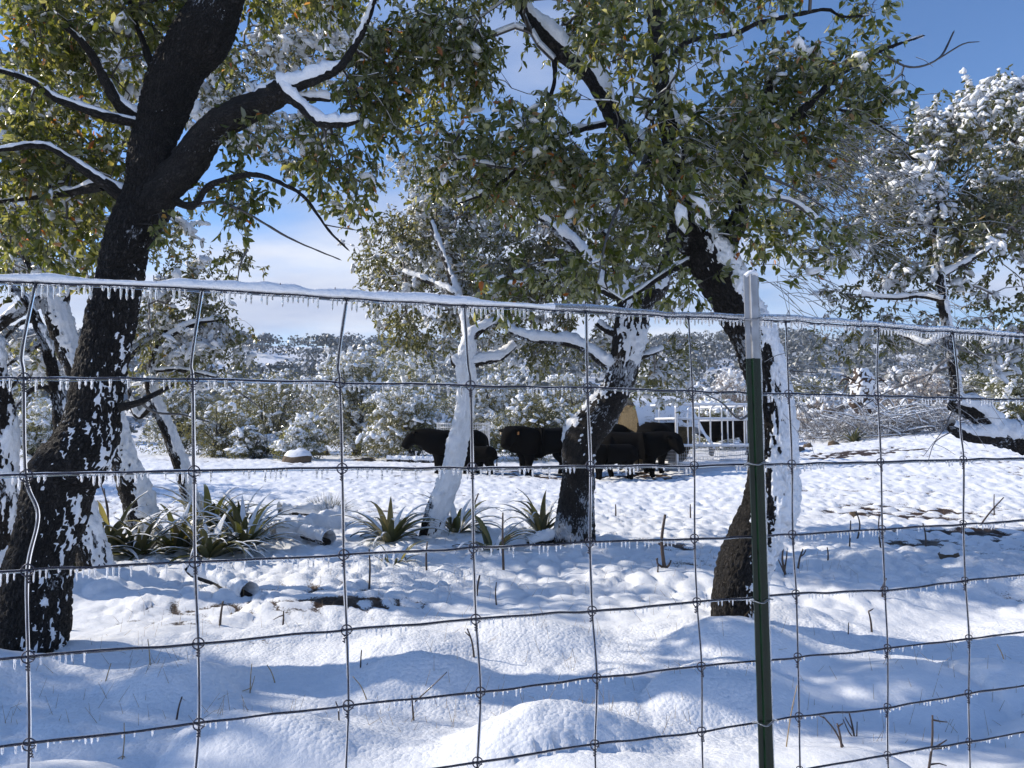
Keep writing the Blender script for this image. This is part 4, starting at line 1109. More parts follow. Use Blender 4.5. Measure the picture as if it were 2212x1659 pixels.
oak("snow-laden oak at the right whose low broken limb reaches in over the pasture",
    [(2560, 1290, 7.2, 80), (2540, 1200, 7.2, 72), (2480, 1080, 7.1, 64), (2400, 1010, 7.05, 58), (2300, 985, 7.0, 54), (2212, 958, 7.0, 50), (2180, 945, 7.0, 48)],
    [([(2190, 948, 7.0, 46), (2151, 932, 7.0, 44), (2132, 911, 7.0, 42), (2110, 894, 7.0, 40), (2086, 882, 7.0, 36), (2056, 872, 7.0, 28)], (0.1, 1.0, 0.05, 0.05)),
     ([(2175, 950, 7.0, 40), (2143, 946, 6.97, 34), (2110, 946, 6.95, 28), (2085, 940, 6.93, 26), (2052, 922, 6.9, 18)], (0.1, 1.0, 0.05, 0.05)),
     ([(2060, 874, 7.0, 24), (2064, 840, 7.02, 21), (2056, 780, 7.05, 19), (2048, 720, 7.08, 19), (2038, 660, 7.1, 18), (2030, 600, 7.15, 16), (2020, 500, 7.3, 13), (2040, 400, 7.5, 10)], (0.7, 0.6, 0.5, 0.02)),
     ([(2036, 650, 7.1, 12), (1990, 640, 7.2, 9), (1930, 645, 7.3, 7), (1860, 640, 7.4, 5)], (0.1, 1.0, -0.1, 0.03)),
     ([(2046, 705, 7.08, 10), (2010, 745, 7.1, 7), (1975, 735, 7.2, 6), (1930, 720, 7.3, 4)], (0.1, 1.0, -0.1, 0.03)),
     ([(2056, 770, 7.05, 7), (2020, 800, 7.0, 5), (1985, 860, 7.0, 4)], None), ([(2050, 740, 7.05, 7), (2090, 760, 7.0, 5), (2160, 765, 7.0, 4), (2230, 740, 7.0, 3)], None),
     ([(2058, 790, 7.05, 6), (1990, 815, 7.0, 4.5), (1910, 850, 7.0, 3), (1860, 880, 7.0, 2)], None), ([(2030, 600, 7.15, 10), (2100, 560, 7.3, 7), (2170, 520, 7.4, 5)],),
     ([(2060, 880, 7.0, 3), (2040, 925, 6.95, 2), (2010, 965, 6.9, 1.6), (1995, 985, 6.9, 1.2)], None), ([(2060, 930, 6.92, 2.5), (2020, 955, 6.9, 2), (2005, 995, 6.9, 1.4)], None)],
    [(1900, 420, 7.9, 120, 110, 0.9), (2050, 330, 8.0, 140, 120, 1.0), (2010, 540, 7.5, 140, 100, 0.8), (2140, 470, 7.6, 110, 140, 0.9), (1850, 640, 7.7, 70, 45, 0.5), (1850, 735, 7.8, 90, 32, 0.5), (2140, 720, 8.2, 80, 80, 0.6), (1930, 690, 7.7, 70, 50, 0.5), (2180, 600, 7.8, 80, 90, 0.7), (1830, 330, 8.2, 90, 70, 0.7), (2300, 420, 8.0, 130, 180, 0.9)],
    125, bark='bark_rime', per=6, snow=dict(wind=0.2, up=1.1, th=0.12, thick=0.05, n1=0.4, f1=5.0, fine=0.3), leaf_snow=0.22, seed=9, frost=0.10, flare=0.0,
    bare_twigs=[(1990, 700, 7.1, 90, 60, 0.3, 110), (2000, 850, 7.0, 90, 60, 0.3, 60)], **SN)
oak("bright sunlit oak crown heaped with snow at the upper right corner",
    [(2420, 1180, 9.6, 70), (2410, 1050, 9.6, 60), (2390, 900, 9.6, 54), (2360, 750, 9.6, 48), (2330, 620, 9.6, 42), (2300, 520, 9.6, 34)],
    [([(2300, 530, 9.6, 26), (2250, 420, 9.6, 20), (2200, 320, 9.6, 14), (2160, 230, 9.6, 9)],), ([(2310, 560, 9.6, 22), (2240, 540, 9.6, 14), (2180, 500, 9.6, 9)],)],
    [(2190, 270, 9.6, 80, 90, 0.8), (2140, 200, 9.6, 60, 45, 0.5), (2200, 420, 9.6, 80, 90, 0.8), (2290, 300, 9.6, 110, 140, 0.9)],
    170, bark='bark_rime', per=6, snow=dict(wind=0.8, up=1.0, th=0.3, thick=0.05, n1=0.5, f1=5.0), leaf_snow=0.36, seed=10, frost=0.1, blob=(0.018, 0.05), **SN)

# ------------------------------------------------------------------ cattle
def cow(label, x, y, yaw, scale, head_yaw, head_drop, tags=(), name="cow", cat="cow", seed=0, graze=0.0):
    z = gz(x, y) - 0.03
    rt = root(name, label, cat, (x, y, z), "black cattle by the hay feeder")
    V = [(-0.80, 0, 1.00, .34), (-0.52, 0, 0.96, .44), (-0.15, 0, 0.88, .50), (0.25, 0, 0.87, .51), (0.58, 0, 0.95, .44), (0.84, 0, 1.06, .32), (1.02, 0, 1.15, .24), (1.15, 0, 1.22, .19), (1.27, 0, 1.08, .165), (1.38, 0, 0.92, .135), (1.43, 0, 0.85, .12)]
    E = [(i, i + 1) for i in range(10)]
    for s in (-1, 1):
        k = len(V)
        V += [(-0.60, .19 * s, .76, .24), (-.50, .21 * s, .58, .17), (-.67, .20 * s, .38, .092), (-.62, .20 * s, .14, .070), (-.58, .20 * s, .03, .085)]
        E += [(1, k), (k, k + 1), (k + 1, k + 2), (k + 2, k + 3), (k + 3, k + 4)]
        k = len(V)
        V += [(.48, .20 * s, .68, .20), (.44, .20 * s, .52, .14), (.48, .195 * s, .33, .086), (.47, .19 * s, .13, .068), (.51, .19 * s, .03, .082)]
        E += [(4, k), (k, k + 1), (k + 1, k + 2), (k + 2, k + 3), (k + 3, k + 4)]
    k = len(V)
    V += [(-.86, 0, 1.06, .045), (-.91, 0, .85, .028), (-.91, 0, .55, .022), (-.90, 0, .36, .045), (-.90, 0, .28, .015)]
    E += [(0, k), (k, k + 1), (k + 1, k + 2), (k + 2, k + 3), (k + 3, k + 4)]
    for s in (-1, 1):
        k = len(V)
        V += [(1.12, .13 * s, 1.27, .045), (1.10, .22 * s, 1.265, .055), (1.08, .31 * s, 1.25, .02)]
        E += [(7, k), (k, k + 1), (k + 1, k + 2)]
    p = np.array(V)
    head = [5, 6, 7, 8, 9, 10] + list(range(len(V) - 6, len(V)))

    def turn(q, t):       # swing head and neck about the neck base
        w = np.clip((q[:, 0] - 0.62) / 0.55, 0, 1) * t
        piv = np.array([0.70, 0, 1.06])
        a = math.radians(head_yaw) * w
        dd = q - piv
        dd = np.stack([dd[:, 0] * np.cos(a) - dd[:, 1] * np.sin(a), dd[:, 0] * np.sin(a) + dd[:, 1] * np.cos(a), dd[:, 2]], 1)
        dd[:, 2] -= head_drop * w
        return piv + dd
    hm = np.zeros(len(p)); hm[head] = 1
    p[:, :3] = np.where(hm[:, None] > 0, turn(p[:, :3], 1.0), p[:, :3])
    ca, sa = math.cos(yaw), math.sin(yaw)

    def place(q):
        q = np.asarray(q, float) * np.array([1, 0.9, 1]) * scale
        return np.stack([q[..., 0] * ca - q[..., 1] * sa + x, q[..., 0] * sa + q[..., 1] * ca + y, q[..., 2] + z], -1)
    me = bpy.data.meshes.new("body")
    me.from_pydata([tuple(c) for c in place(p[:, :3])], E, [])
    o = obj("body", me, rt)
    me.materials.append(M['hide'])
    sk = o.modifiers.new("skin", 'SKIN')
    for i, sv_ in enumerate(me.skin_vertices[0].data):
        r_ = p[i, 3] * scale
        sv_.radius = (r_, r_ * (0.74 if i < 5 else 1))
        sv_.use_root = (i == 2)
    sk.use_smooth_shade = True
    o.modifiers.new("round", 'SUBSURF').render_levels = 2
    for s in (-1, 1):
        c = turn(np.array([[1.24, .095 * s, 1.19]]), 1.0)[0]
        th = np.linspace(0, math.pi, 5)
        C = place(c)[None] + np.array([[0, 0, 1.0]]) * (np.cos(th) * 0.022 * scale)[:, None]
        tv, tf = tube(C, np.sin(th) * 0.022 * scale + 0.001, 8)
        obj("eye", mesh("eye", tv, tf, M['twig']), rt)
    for (s, mat) in tags:
        c = turn(np.array([[1.085, .25 * s, 1.20]]), 1.0)[0]
        q, f = box(c, (0.012, 0.035, 0.045))
        obj("ear_tag", mesh("ear_tag", place(q), f, M[mat], False), rt, label="orange ear tag" if mat == 'tag' else "pale ear tag")
    return rt


def at(u, y):
    return (u - 1106) / FPX * y


cow("black cow standing behind the slim snow-covered trunk, facing left", at(985, 20.0), 20.0, math.radians(196), 0.99, -18, 0.10, [(-1, 'pale_tag')])
cow("small black calf at the hind legs of the left cow", at(1030, 19.3), 19.3, math.radians(160), 0.62, 0, 0.12, name="calf", cat="calf")
cow("black cow with pale and orange ear tags looking left of the middle oak trunk", at(1172, 19.4), 19.4, math.radians(205), 1.04, 42, 0.10, [(1, 'tag'), (-1, 'pale_tag')])
cow("black cow mostly hidden behind the bend of the middle oak", at(1330, 20.6), 20.6, math.radians(75), 1.03, 0, 0.25)
cow("black young cow in front of the feeder, standing broadside with its head at right", at(1368, 18.0), 18.0, math.radians(-8), 0.90, -42, 0.16)
cow("black calf facing left behind the foot of the middle oak", at(1322, 17.3), 17.3, math.radians(186), 0.68, 12, 0.10, [(-1, 'pale_tag')], name="calf", cat="calf")
cow("black cow seen from behind at the corner post of the hay feeder", at(1418, 19.3), 19.3, math.radians(72), 1.06, 0, 0.25)
cow("black cow feeding on the far side of the hay feeder, seen between its bars", at(1570, 22.8), 22.8, math.radians(170), 1.0, 0, 0.2)

# ------------------------------------------------------------------ hay feeder with bale
fc = np.array([at(1460.6, 18.5), 18.5])
ex = np.array([0.995, 0.10]); ey = np.array([-0.345, 0.939])
LX, LY = 2.35, 3.2
fz = 0.53


def fp(a, b, h):
    return np.array([*(fc + ex * a + ey * b), fz + h])


feeder = root("hay_feeder", "galvanised rectangular cattle feeder of white frosted pipes around the hay", "hay feeder", (*fc, fz))
fsn = Acc()


def pipe(name, pts, r, snow=True, step=0.2):
    C = resample(np.array(pts), step)
    tv, tf = tube(C, r, 10)
    obj(name, mesh(name, tv, tf, M['zinc']), feeder)
    if snow:
        sv2, sf = tube(C + np.array([0, 0, r * 0.9]), r * 0.95 + 0.008 * vn(C * 5, 3), 6)
        fsn.add(sv2, sf)


for (a, b) in ((0, 0), (LX, 0), (0, LY), (LX, LY)):
    pipe("corner_post", [fp(a, b, -0.05), fp(a, b, 1.60)], 0.040, False)
for side in range(4):
    A, B = [((0, 0), (LX, 0)), ((0, 0), (0, LY)), ((LX, 0), (LX, LY)), ((0, LY), (LX, LY))][side]
    for h in (0.06, 0.50, 1.17, 1.53):
        pipe("rail", [fp(*A, h), fp(*B, h)], 0.026)
    nb = 8 if side in (0, 3) else 4
    for i in range(1, nb):
        t = i / nb
        q = np.array(A) * (1 - t) + np.array(B) * t
        t2 = (i - 0.35) / nb
        q2 = np.array(A) * (1 - t2) + np.array(B) * t2
        if side in (0, 3) and i % 2:
            dirn = (np.array(B) - np.array(A)) / nb
            pipe("bar", [fp(*q, 0.50), fp(*q, 1.30), fp(*(q + dirn * 0.12), 1.45), fp(*(q + dirn * 0.45), 1.51)], 0.018, False, 0.06)
        else:
            pipe("bar", [fp(*q, 0.50), fp(*q, 1.53)], 0.018, False)
        if side == 3 and i % 3 == 1:
            pipe("bar", [fp(*q, 1.17), fp(*q2, 0.50)], 0.018, False)
    n = int(np.linalg.norm((np.array(B) - np.array(A))) / 0.05)
    tt = (np.arange(1, n) / n)[:, None]
    lo = np.array(fp(*A, 0.06)) * (1 - tt) + np.array(fp(*B, 0.06)) * tt
    w = Acc()
    w.add(*segments(lo, lo + np.array([0, 0, 0.44]), np.full(n - 1, .0035), np.full(n - 1, .0035), 4))
    for h in (0.14, 0.22, 0.30, 0.38):
        w.add(*segments(fp(*A, h)[None], fp(*B, h)[None], [.0035], [.0035], 4))
    obj("wire_panel", w.mesh("wire_panel", M['zinc']), feeder, kind="stuff")
r = np.random.default_rng(8)
tt = r.random(60)
blobs(fsn, np.array([fp(t * LX, 0, 0.52) for t in tt]), r.uniform(0.02, 0.055, 60), r, 0.7)
obj("snow", fsn.mesh("snow", M['snow']), feeder)

bc = fp(0.35, 1.75, 0.0)
bale = root("hay_bale", "round golden hay bale under a thick snow cap inside the feeder", "hay bale", bc)
th = np.linspace(0, 2 * math.pi, 41)[:-1]
rows_ = []
for xx in np.concatenate([[-0.66], np.linspace(-0.62, 0.62, 13), [0.66]]):
    rr_ = 0.80 * (1 if abs(xx) < 0.65 else 0.93)
    rows_.append(np.stack([0 * th + xx, np.cos(th) * rr_, np.sin(th) * rr_ + 0.78], 1))
R_ = np.array(rows_)
R_ = R_ * (1 + 0.035 * vn(R_ * 5, 3)[..., None])
W_ = lambda q: np.stack([bc[0] + ex[0] * q[..., 0] + ey[0] * q[..., 1], bc[1] + ex[1] * q[..., 0] + ey[1] * q[..., 1], bc[2] + q[..., 2]], -1)
n_, k_ = R_.shape[:2]
V_ = np.vstack([W_(R_).reshape(-1, 3), W_(np.array([[-0.66, 0, 0.78], [0.66, 0, 0.78]]))])
j = np.arange(k_); j2 = (j + 1) % k_
obj("roll", mesh("roll", V_, [gridfaces(n_, k_), np.concatenate([np.stack([np.full(k_, n_ * k_), j2, j], 1), np.stack([np.full(k_, n_ * k_ + 1), (n_ - 1) * k_ + j, (n_ - 1) * k_ + j2], 1)])], M['hay']), bale)
q = R_[r.integers(0, n_, 2600), r.integers(0, k_, 2600)] + r.normal(size=(2600, 3)) * 0.03
dv = r.normal(size=(2600, 3)) * 0.10 + np.array([0, -0.02, -0.05])
sv2, sf = segments(W_(q), W_(q + dv), np.full(2600, .004), np.full(2600, .002), 3)
obj("loose_straw", mesh("loose_straw", sv2, sf, M['hay']), bale, kind="stuff")
gx, gy = np.meshgrid(np.linspace(-0.80, 1.25, 30), np.linspace(-0.78, 0.74, 24), indexing='ij')
zt = 0.78 + np.sqrt(np.clip(0.80 ** 2 - gy ** 2, 0.05, 1)) * (1 - 0.75 * smooth(0.55, 1.25, gx)) + 0.26 * np.clip(1 - (gy / 0.79) ** 4, 0, 1) - 0.45 * smooth(0.75, 1.3, gx) + 0.035 * vn(np.stack([gx * 4, gy * 4, 0 * gx], -1), 6) - 0.02
obj("snow_cap", mesh("snow_cap", W_(np.stack([gx, gy, zt], -1)), gridfaces(30, 24, False), M['snow']), bale)

# ------------------------------------------------------------------ welded wire cage behind the left cow
cx_, cy_ = at(1000, 21.6), 21.6
cz = gz(cx_, cy_)
cage = root("wire_cage", "round frosted welded-wire cage standing behind the left cow", "wire cage", (cx_, cy_, cz))
a = np.arange(60) / 60 * 2 * math.pi
cp = np.stack([cx_ + 0.77 * np.cos(a), cy_ + 0.77 * np.sin(a), cz + 0 * a - 0.02], 1)
w = Acc(); w.add(*segments(cp, cp + [0.02, 0, 1.36], np.full(60, .006), np.full(60, .006), 4))
obj("upright_wires", w.mesh("upright_wires", M['zinc']), cage, kind="stuff")
for h in np.arange(0.02, 1.36, 0.10):
    C = np.vstack([cp, cp[:1]]) + [0.015 * h, 0, h]
    tv, tf = tube(C, 0.0065, 4, False)
    obj("ring_wire", mesh("ring_wire", tv, tf, M['zinc']), cage)

# ------------------------------------------------------------------ logs, rocks, brush pile, stump
def log(name, label, pts, r0, r1, seed, cat="log", snow=(0.1, 1.0, 0.15, 0.05), group=None, mat='wood', k=20):
    rows = np.array([[*p, 0] for p in pts]); rows[:, 3] = np.linspace(r0, r1, len(rows))
    rt = root(name, label, cat, rows[0, :3], group)
    g = limb_geo(rows, k, 0.03, 0.004, 0.14, 0, seed)
    obj("wood", limb_mesh("wood", g, M['bark' if mat == 'bark' else 'bark_rime']), rt)
    a = Acc(); snow_on(a, g, *snow, seed=seed, n1=0.8, f1=5)
    if a.n: obj("snow", a.mesh("snow", M['snow']), rt)
    return rt


def gp(u, v, dz=0.0):
    p = onground(u, v)
    return p + np.array([0, 0, dz])


p1, p2 = gp(418, 1262, 0.10), gp(535, 1292, 0.0)
log("fallen_branch", "snow-topped broken branch lying on the snow below the strap-leaved clump", [p1 + [-0.06, 0, 0.05], p1, (p1 + p2) / 2 + [0, 0, 0.02], p2 + [0.0, 0, -0.01]], 0.026, 0.055, 3, "branch", mat='bark')
a1, a2 = gp(602, 1150, 0.22), gp(722, 1135, 0.06)
log("log", "upper snow-covered log of the small crossed pile, pointing up left", [a1, (a1 + a2) / 2 + [0, 0, 0.04], a2 + [0, 0, 0.03]], 0.034, 0.050, 4, snow=(0.3, 1.0, -0.2, 0.07), group="crossed logs beside the grass tussock")
a1, a2 = gp(590, 1172, 0.03), gp(730, 1158, 0.13)
log("log", "lower snow-covered log lying across the front of the small pile", [a1, (a1 + a2) / 2 + [0, 0, 0.03], a2], 0.042, 0.050, 5, snow=(0.3, 1.0, -0.25, 0.08), group="crossed logs beside the grass tussock")
a1, a2 = gp(655, 1172, 0.06), gp(708, 1182, 0.04)
log("log", "short snow-buried stub of wood at the front foot of the small pile", [a1, (a1 + a2) / 2, a2], 0.045, 0.04, 6, snow=(0.3, 1.0, -0.3, 0.07), group="crossed logs beside the grass tussock")
a1, a2 = gp(1140, 1186, 0.02), gp(1200, 1182, 0.05)
log("fallen_branch", "dark broken stick half under snow at the foot of the middle oak", [a1, (a1 + a2) / 2, a2], 0.03, 0.045, 7, "branch", mat='bark')
a1, a2 = gp(900, 1000, 0.06), gp(975, 1002, 0.05)
log("log", "long snow-covered log lying in front of the left cow", [a1 + [-1.0, 0, 0], (a1 + a2) / 2, a2], 0.08, 0.07, 8)
a1, a2 = gp(590, 985, 0.06), gp(678, 962, 0.35)
log("fallen_branch", "pale snowy branch slanting up before the rounded capped shrub", [a1, (a1 + a2) / 2 + [0, 0, -0.08], a2], 0.05, 0.03, 9, "branch")


def rock(label, u, v, w, h, seed, capped=True, group="rocks in the pasture"):
    p = onground(u, v)
    R = w / FPX * p[1] / 2
    H = h / FPX * p[1]
    rt = root("rock", label, "rock", p, group)
    th = np.linspace(0, 2 * math.pi, 19)[:-1]; ph = np.linspace(-0.5, math.pi / 2, 9)
    D = np.stack([np.cos(ph)[:, None] * np.cos(th)[None], np.cos(ph)[:, None] * np.sin(th)[None], np.sin(ph)[:, None] + 0 * th[None]], -1)
    f = 1 + 0.22 * vn(D * 2.1 + seed * 3.7, seed) + 0.1 * vn(D * 5 + seed, seed + 1)
    D2 = D * f[..., None] * np.array([R, R * 0.8, H])
    obj("stone", mesh("stone", D2.reshape(-1, 3) + p, gridfaces(9, 18), M['rock']), rt)
    if capped:
        C = D[4:] * f[4:, :, None] * np.array([R * 1.03, R * 0.83, H]) + np.array([0, 0, 0.10 * H + 0.02])
        C[0] -= np.array([0, 0, 0.10 * H + 0.03])
        obj("snow_cap", mesh("snow_cap", C.reshape(-1, 3) + p, gridfaces(5, 18), M['snow']), rt)


rock("brown boulder with a clean snow cap at the edge of the pasture", 645, 1000, 62, 24, 1)
rock("smaller snow-capped rock behind the brown boulder", 690, 984, 40, 18, 2)
rock("low dark flat rock in the snow between boulder and left cow", 790, 998, 40, 9, 3, False)
rock("snow-capped rock lying between the left and the middle cow", 1118, 989, 26, 20, 4)
rock("dark rock at the left end of the shaded track right of the snowy trunk", 1722, 976, 30, 11, 5, False)
rock("dark rock just above the shaded track", 1745, 966, 22, 9, 6, False)
rock("low dark rock below the snowy clump by the brush pile", 1800, 962, 24, 8, 7, False)
rock("small brown stone in the bare patch right of the post", 1845, 1117, 20, 10, 8, False)
rock("snow-capped stone beside the right-hand mound", 2050, 1212, 40, 22, 9)
rock("snowy rounded boulder at the left end of the brush pile ground", 1765, 950, 50, 16, 10)

pile_c = onground(1900, 946)
pile = root("brush_pile", "tangled heap of dead branches white with rime in front of the hillside", "brush pile", pile_c)
r = np.random.default_rng(77)
psn = Acc()
ppx = pile_c[1] / FPX
for i in range(150):
    u = r.uniform(-115, 190); far_ = r.uniform(-0.8, 1.2)
    hmax = 62 * math.exp(-((u - 10) / 120) ** 2) + 26
    b0 = pile_c + np.array([u * ppx, far_, 0.0]); b0[2] = gz(b0[0], b0[1]) + r.uniform(0, 0.5) * hmax * ppx
    ang = r.uniform(-0.3, 0.9) if r.random() < 0.5 else r.uniform(2.2, 3.4)
    L_ = r.uniform(0.7, 2.1)
    e_ = b0 + np.array([math.cos(ang) * L_, r.normal() * 0.4, abs(math.sin(ang)) * L_ * 0.75 * hmax / 90])
    C = resample(np.array([b0, (b0 + e_) / 2 + r.normal(size=3) * 0.15 + [0, 0, 0.12], e_]), 0.18)
    R_ = np.linspace(r.uniform(0.012, 0.045), 0.007, len(C))
    tv, tf = tube(C, R_, 6)
    obj("branch", mesh("branch", tv, tf, M['twig_rime'], True), pile)
    tv, tf = tube(C + np.array([0, 0, 1.0]) * (R_ * 0.8)[:, None], R_ * 0.9 + 0.006, 5, False)
    psn.add(tv, tf)
nt_ = 1500
b0 = pile_c + np.stack([r.uniform(-150, 230, nt_) * ppx, r.uniform(-0.9, 1.6, nt_), 0 * r.random(nt_)], 1)
b0[:, 2] = ground(b0[:, 0], b0[:, 1]) + r.random(nt_) * 0.5
e_ = b0 + np.stack([r.normal(size=nt_) * 0.4, r.normal(size=nt_) * 0.2, r.uniform(0.05, 0.75, nt_)], 1)
tv, tf = segments(b0, e_, np.full(nt_, .008), np.full(nt_, .004), 3)
obj("twigs", mesh("twigs", tv, tf, M['twig_rime']), pile, kind="stuff")
psn.add(*segments(b0[::2] + [0, 0, .008], e_[::2] + [0, 0, .008], np.full(nt_ // 2, .008), np.full(nt_ // 2, .005), 3))
obj("snow", psn.mesh("snow", M['snow_far']), pile, kind="stuff")

sp_ = onground(1890, 944); sp_[1] += 0.6; sp_[2] = gz(sp_[0], sp_[1])
stump = root("stump", "upended reddish stump with roots rising out of the brush pile, crusted with snow", "stump", sp_)
rows = np.array([[*(sp_ + [0.05, 0, -0.1]), 0.30], [*(sp_ + [0.02, 0, 0.7]), 0.30], [*(sp_ + [-0.05, 0, 1.3]), 0.36], [*(sp_ + [-0.1, 0, 1.9]), 0.40], [*(sp_ + [-0.1, 0, 2.4]), 0.22]])
g = limb_geo(rows, 26, 0.06, 0.03, 0.3, 0, 91)
g['V'] = g['V'] + g['N'] * (0.10 * vn(g['V'] * 5, 44))[..., None]
obj("wood", limb_mesh("wood", g, M['wood']), stump)
a = Acc(); snow_on(a, g, 0.2, 0.7, 0.10, 0.05, 1.2, 6.0, 92, fine=2.6); obj("snow", a.mesh("snow", M['snow_far']), stump)
for i in range(9):
    aa = i / 9 * 6.28
    s0 = sp_ + np.array([-0.1, 0, 1.9]) + np.array([math.cos(aa) * 0.3, math.sin(aa) * 0.3, 0.1 * r.normal()])
    C = resample(np.array([s0, s0 + [math.cos(aa) * 0.3, math.sin(aa) * 0.2, 0.15], s0 + [math.cos(aa) * 0.6, math.sin(aa) * 0.3, r.uniform(-0.2, 0.4)]]), 0.1)
    tv, tf = tube(C, np.linspace(0.05, 0.015, len(C)), 6)
    obj("root", mesh("root", tv, tf, M['wood']), stump)

# ------------------------------------------------------------------ strap-leaved clumps and tussocks
BL_T = np.linspace(0, 1, 8)


def blade_mesh(name, L, w, bend, fold, q, mat, snow=False):
    """A folded strap leaf along +x that rises and arches over."""
    s = BL_T
    ang = math.radians(bend[0]) - math.radians(bend[1]) * s ** 1.6
    dx_ = np.concatenate([[0], np.cumsum(np.cos(ang[:-1]) * L / 7)]); dz_ = np.concatenate([[0], np.cumsum(np.sin(ang[:-1]) * L / 7)])
    wd = w * np.clip(np.minimum(1.2 - s, 0.55 + s * 3), 0, 1) * (1 - s ** 6)
    c = np.stack([dx_, 0 * s, dz_], 1)
    if not snow:
        V = np.stack([c + np.stack([0 * s, wd, wd * fold], 1), c, c + np.stack([0 * s, -wd, wd * fold], 1)], 1)
        return mesh(name, V.reshape(-1, 3), gridfaces(8, 3, False), M[mat], True, {'leaf_rnd': np.full(24, q)})
    hh_ = 0.022 * (0.4 + 0.6 * np.sin(np.clip(s * 1.1, 0, 1) * math.pi)) * np.clip(np.cos(ang) + 0.1, 0.0, 1)
    V = np.stack([c + np.stack([0 * s, wd * 0.9, wd * fold + 0.002], 1), c + np.stack([0 * s, wd * 0.5, wd * 0.5 * fold + hh_], 1), c + np.stack([0 * s, 0 * s, hh_ * 1.25], 1), c + np.stack([0 * s, -wd * 0.5, wd * 0.5 * fold + hh_], 1), c + np.stack([0 * s, -wd * 0.9, wd * fold + 0.002], 1)], 1)
    return mesh(name, V.reshape(-1, 3), gridfaces(8, 5, False), M['snow'], True)


BLADES = []
for q in range(10):
    r_ = np.random.default_rng(900 + q)
    args = (1.0, 0.060 + 0.016 * r_.random(), (r_.uniform(28, 72), r_.uniform(35, 115)), 0.45)
    BLADES.append((blade_mesh("leaf", *args, r_.random(), 'blade'), blade_mesh("leaf_snow", *args, 0, 'snow', True)))


def clump(label, u, v, n, length, seed, spread=1.0, cat="strap-leaved plant", group="strap-leaved evergreen clumps"):
    r = np.random.default_rng(1300 + seed)
    p = onground(u, v)
    rt = root("strap_leaf_plant", label, cat, p, group)
    for i in range(int(n * 1.25)):
        a = i * 2.399 + r.normal() * 0.3
        o = obj("leaf", BLADES[r.integers(0, 10)][0], rt)
        L = length * 1.38 * r.uniform(0.6, 1.15)
        tilt = r.uniform(-0.35, 0.5) * spread
        Mx = Matrix.Translation(Vector(p + np.array([math.cos(a) * 0.05 * spread, math.sin(a) * 0.05 * spread, -0.02]))) @ Matrix.Rotation(a, 4, 'Z') @ Matrix.Rotation(tilt, 4, 'Y') @ Matrix.Diagonal((L, L, L, 1))
        o.matrix_basis = Mx
        if r.random() < 0.8:
            bi = [b for b in BLADES if b[0] == o.data][0]
            so_ = obj("snow", bi[1], o)
            so_.matrix_basis = Mx
    return rt


for i, (lab, u, v, n, L_) in enumerate([
    ("dark upright strap-leaved clump between the two leaning left trunks", 232, 1205, 34, 0.52),
    ("strap-leaved clump hugging the foot of the curved oak", 300, 1205, 28, 0.48),
    ("strap-leaved clump left in the big spiky bed", 385, 1195, 42, 0.50),
    ("front middle strap-leaved clump of the big spiky bed", 450, 1205, 46, 0.48),
    ("rear tall strap-leaved clump at the foot of the thin left trunk", 452, 1160, 44, 0.58),
    ("strap-leaved clump at the right end of the big spiky bed", 525, 1190, 46, 0.50),
    ("rear right strap-leaved clump of the big spiky bed", 520, 1162, 36, 0.46),
    ("low strap-leaved clump beside the big left trunk", 158, 1225, 20, 0.46),
    ("wide snowy strap-leaved clump left of the slim white trunk", 842, 1176, 40, 0.50),
    ("sparse strap-leaved clump right behind the slim white trunk", 985, 1158, 22, 0.46),
    ("strap-leaved clump left of the middle oak foot", 1170, 1158, 30, 0.44),
    ("few snow-laden strap leaves at the stay wire left of the middle oak", 1062, 1190, 14, 0.46),
    ("little strap-leaved sprout low in front of the slim white trunk", 850, 1225, 12, 0.30),
    ("distant strap-leaved clump beyond the track by the brush pile", 1845, 955, 34, 0.50),
]):
    clump(lab, u, v, n, L_, i)


def tussock(label, u, v, n, L, w, seed):
    r = np.random.default_rng(seed)
    p = onground(u, v)
    rt = root("grass_tussock", label, "grass tussock", p)
    a = r.random(n) * 6.283; lean = r.random(n) ** 0.7 * w
    b0 = p + np.stack([np.cos(a) * 0.08, np.sin(a) * 0.08, 0 * a], 1) * r.random((n, 1))
    le = L * r.uniform(0.6, 1.1, n)[:, None]
    d1 = nrm(np.stack([np.cos(a) * lean, np.sin(a) * lean, 1 + 0 * a], 1)); d2 = nrm(d1 + np.stack([np.cos(a) * lean, np.sin(a) * lean, -0.5 * lean], 1) * 0.8)
    b1 = b0 + d1 * le * 0.55; b2 = b1 + d2 * le * 0.45
    V, F = segments(np.vstack([b0, b1]), np.vstack([b1, b2]), np.concatenate([np.full(n, .0028), np.full(n, .0024)]), np.concatenate([np.full(n, .0024), np.full(n, .0008)]), 3)
    obj("blades", mesh("blades", V, F, M['blade'], True, {'leaf_rnd': r.random(len(V)) * 0.5 + 0.4}), rt, kind="stuff")
    q = r.integers(0, n, n // 3)
    sn = Acc(); sn.add(*segments(b1[q] + [0, 0, .003], b2[q] + [0, 0, .003], np.full(len(q), .0045), np.full(len(q), .002), 4))
    blobs(sn, b0[:40] + [0, 0, 0.03], np.full(min(40, n), 0.05), r)
    obj("snow", sn.mesh("snow", M['snow']), rt, kind="stuff")


tussock("pale green fine-leaved grass tussock behind the crossed logs", 708, 1135, 420, 0.42, 0.9, 41)

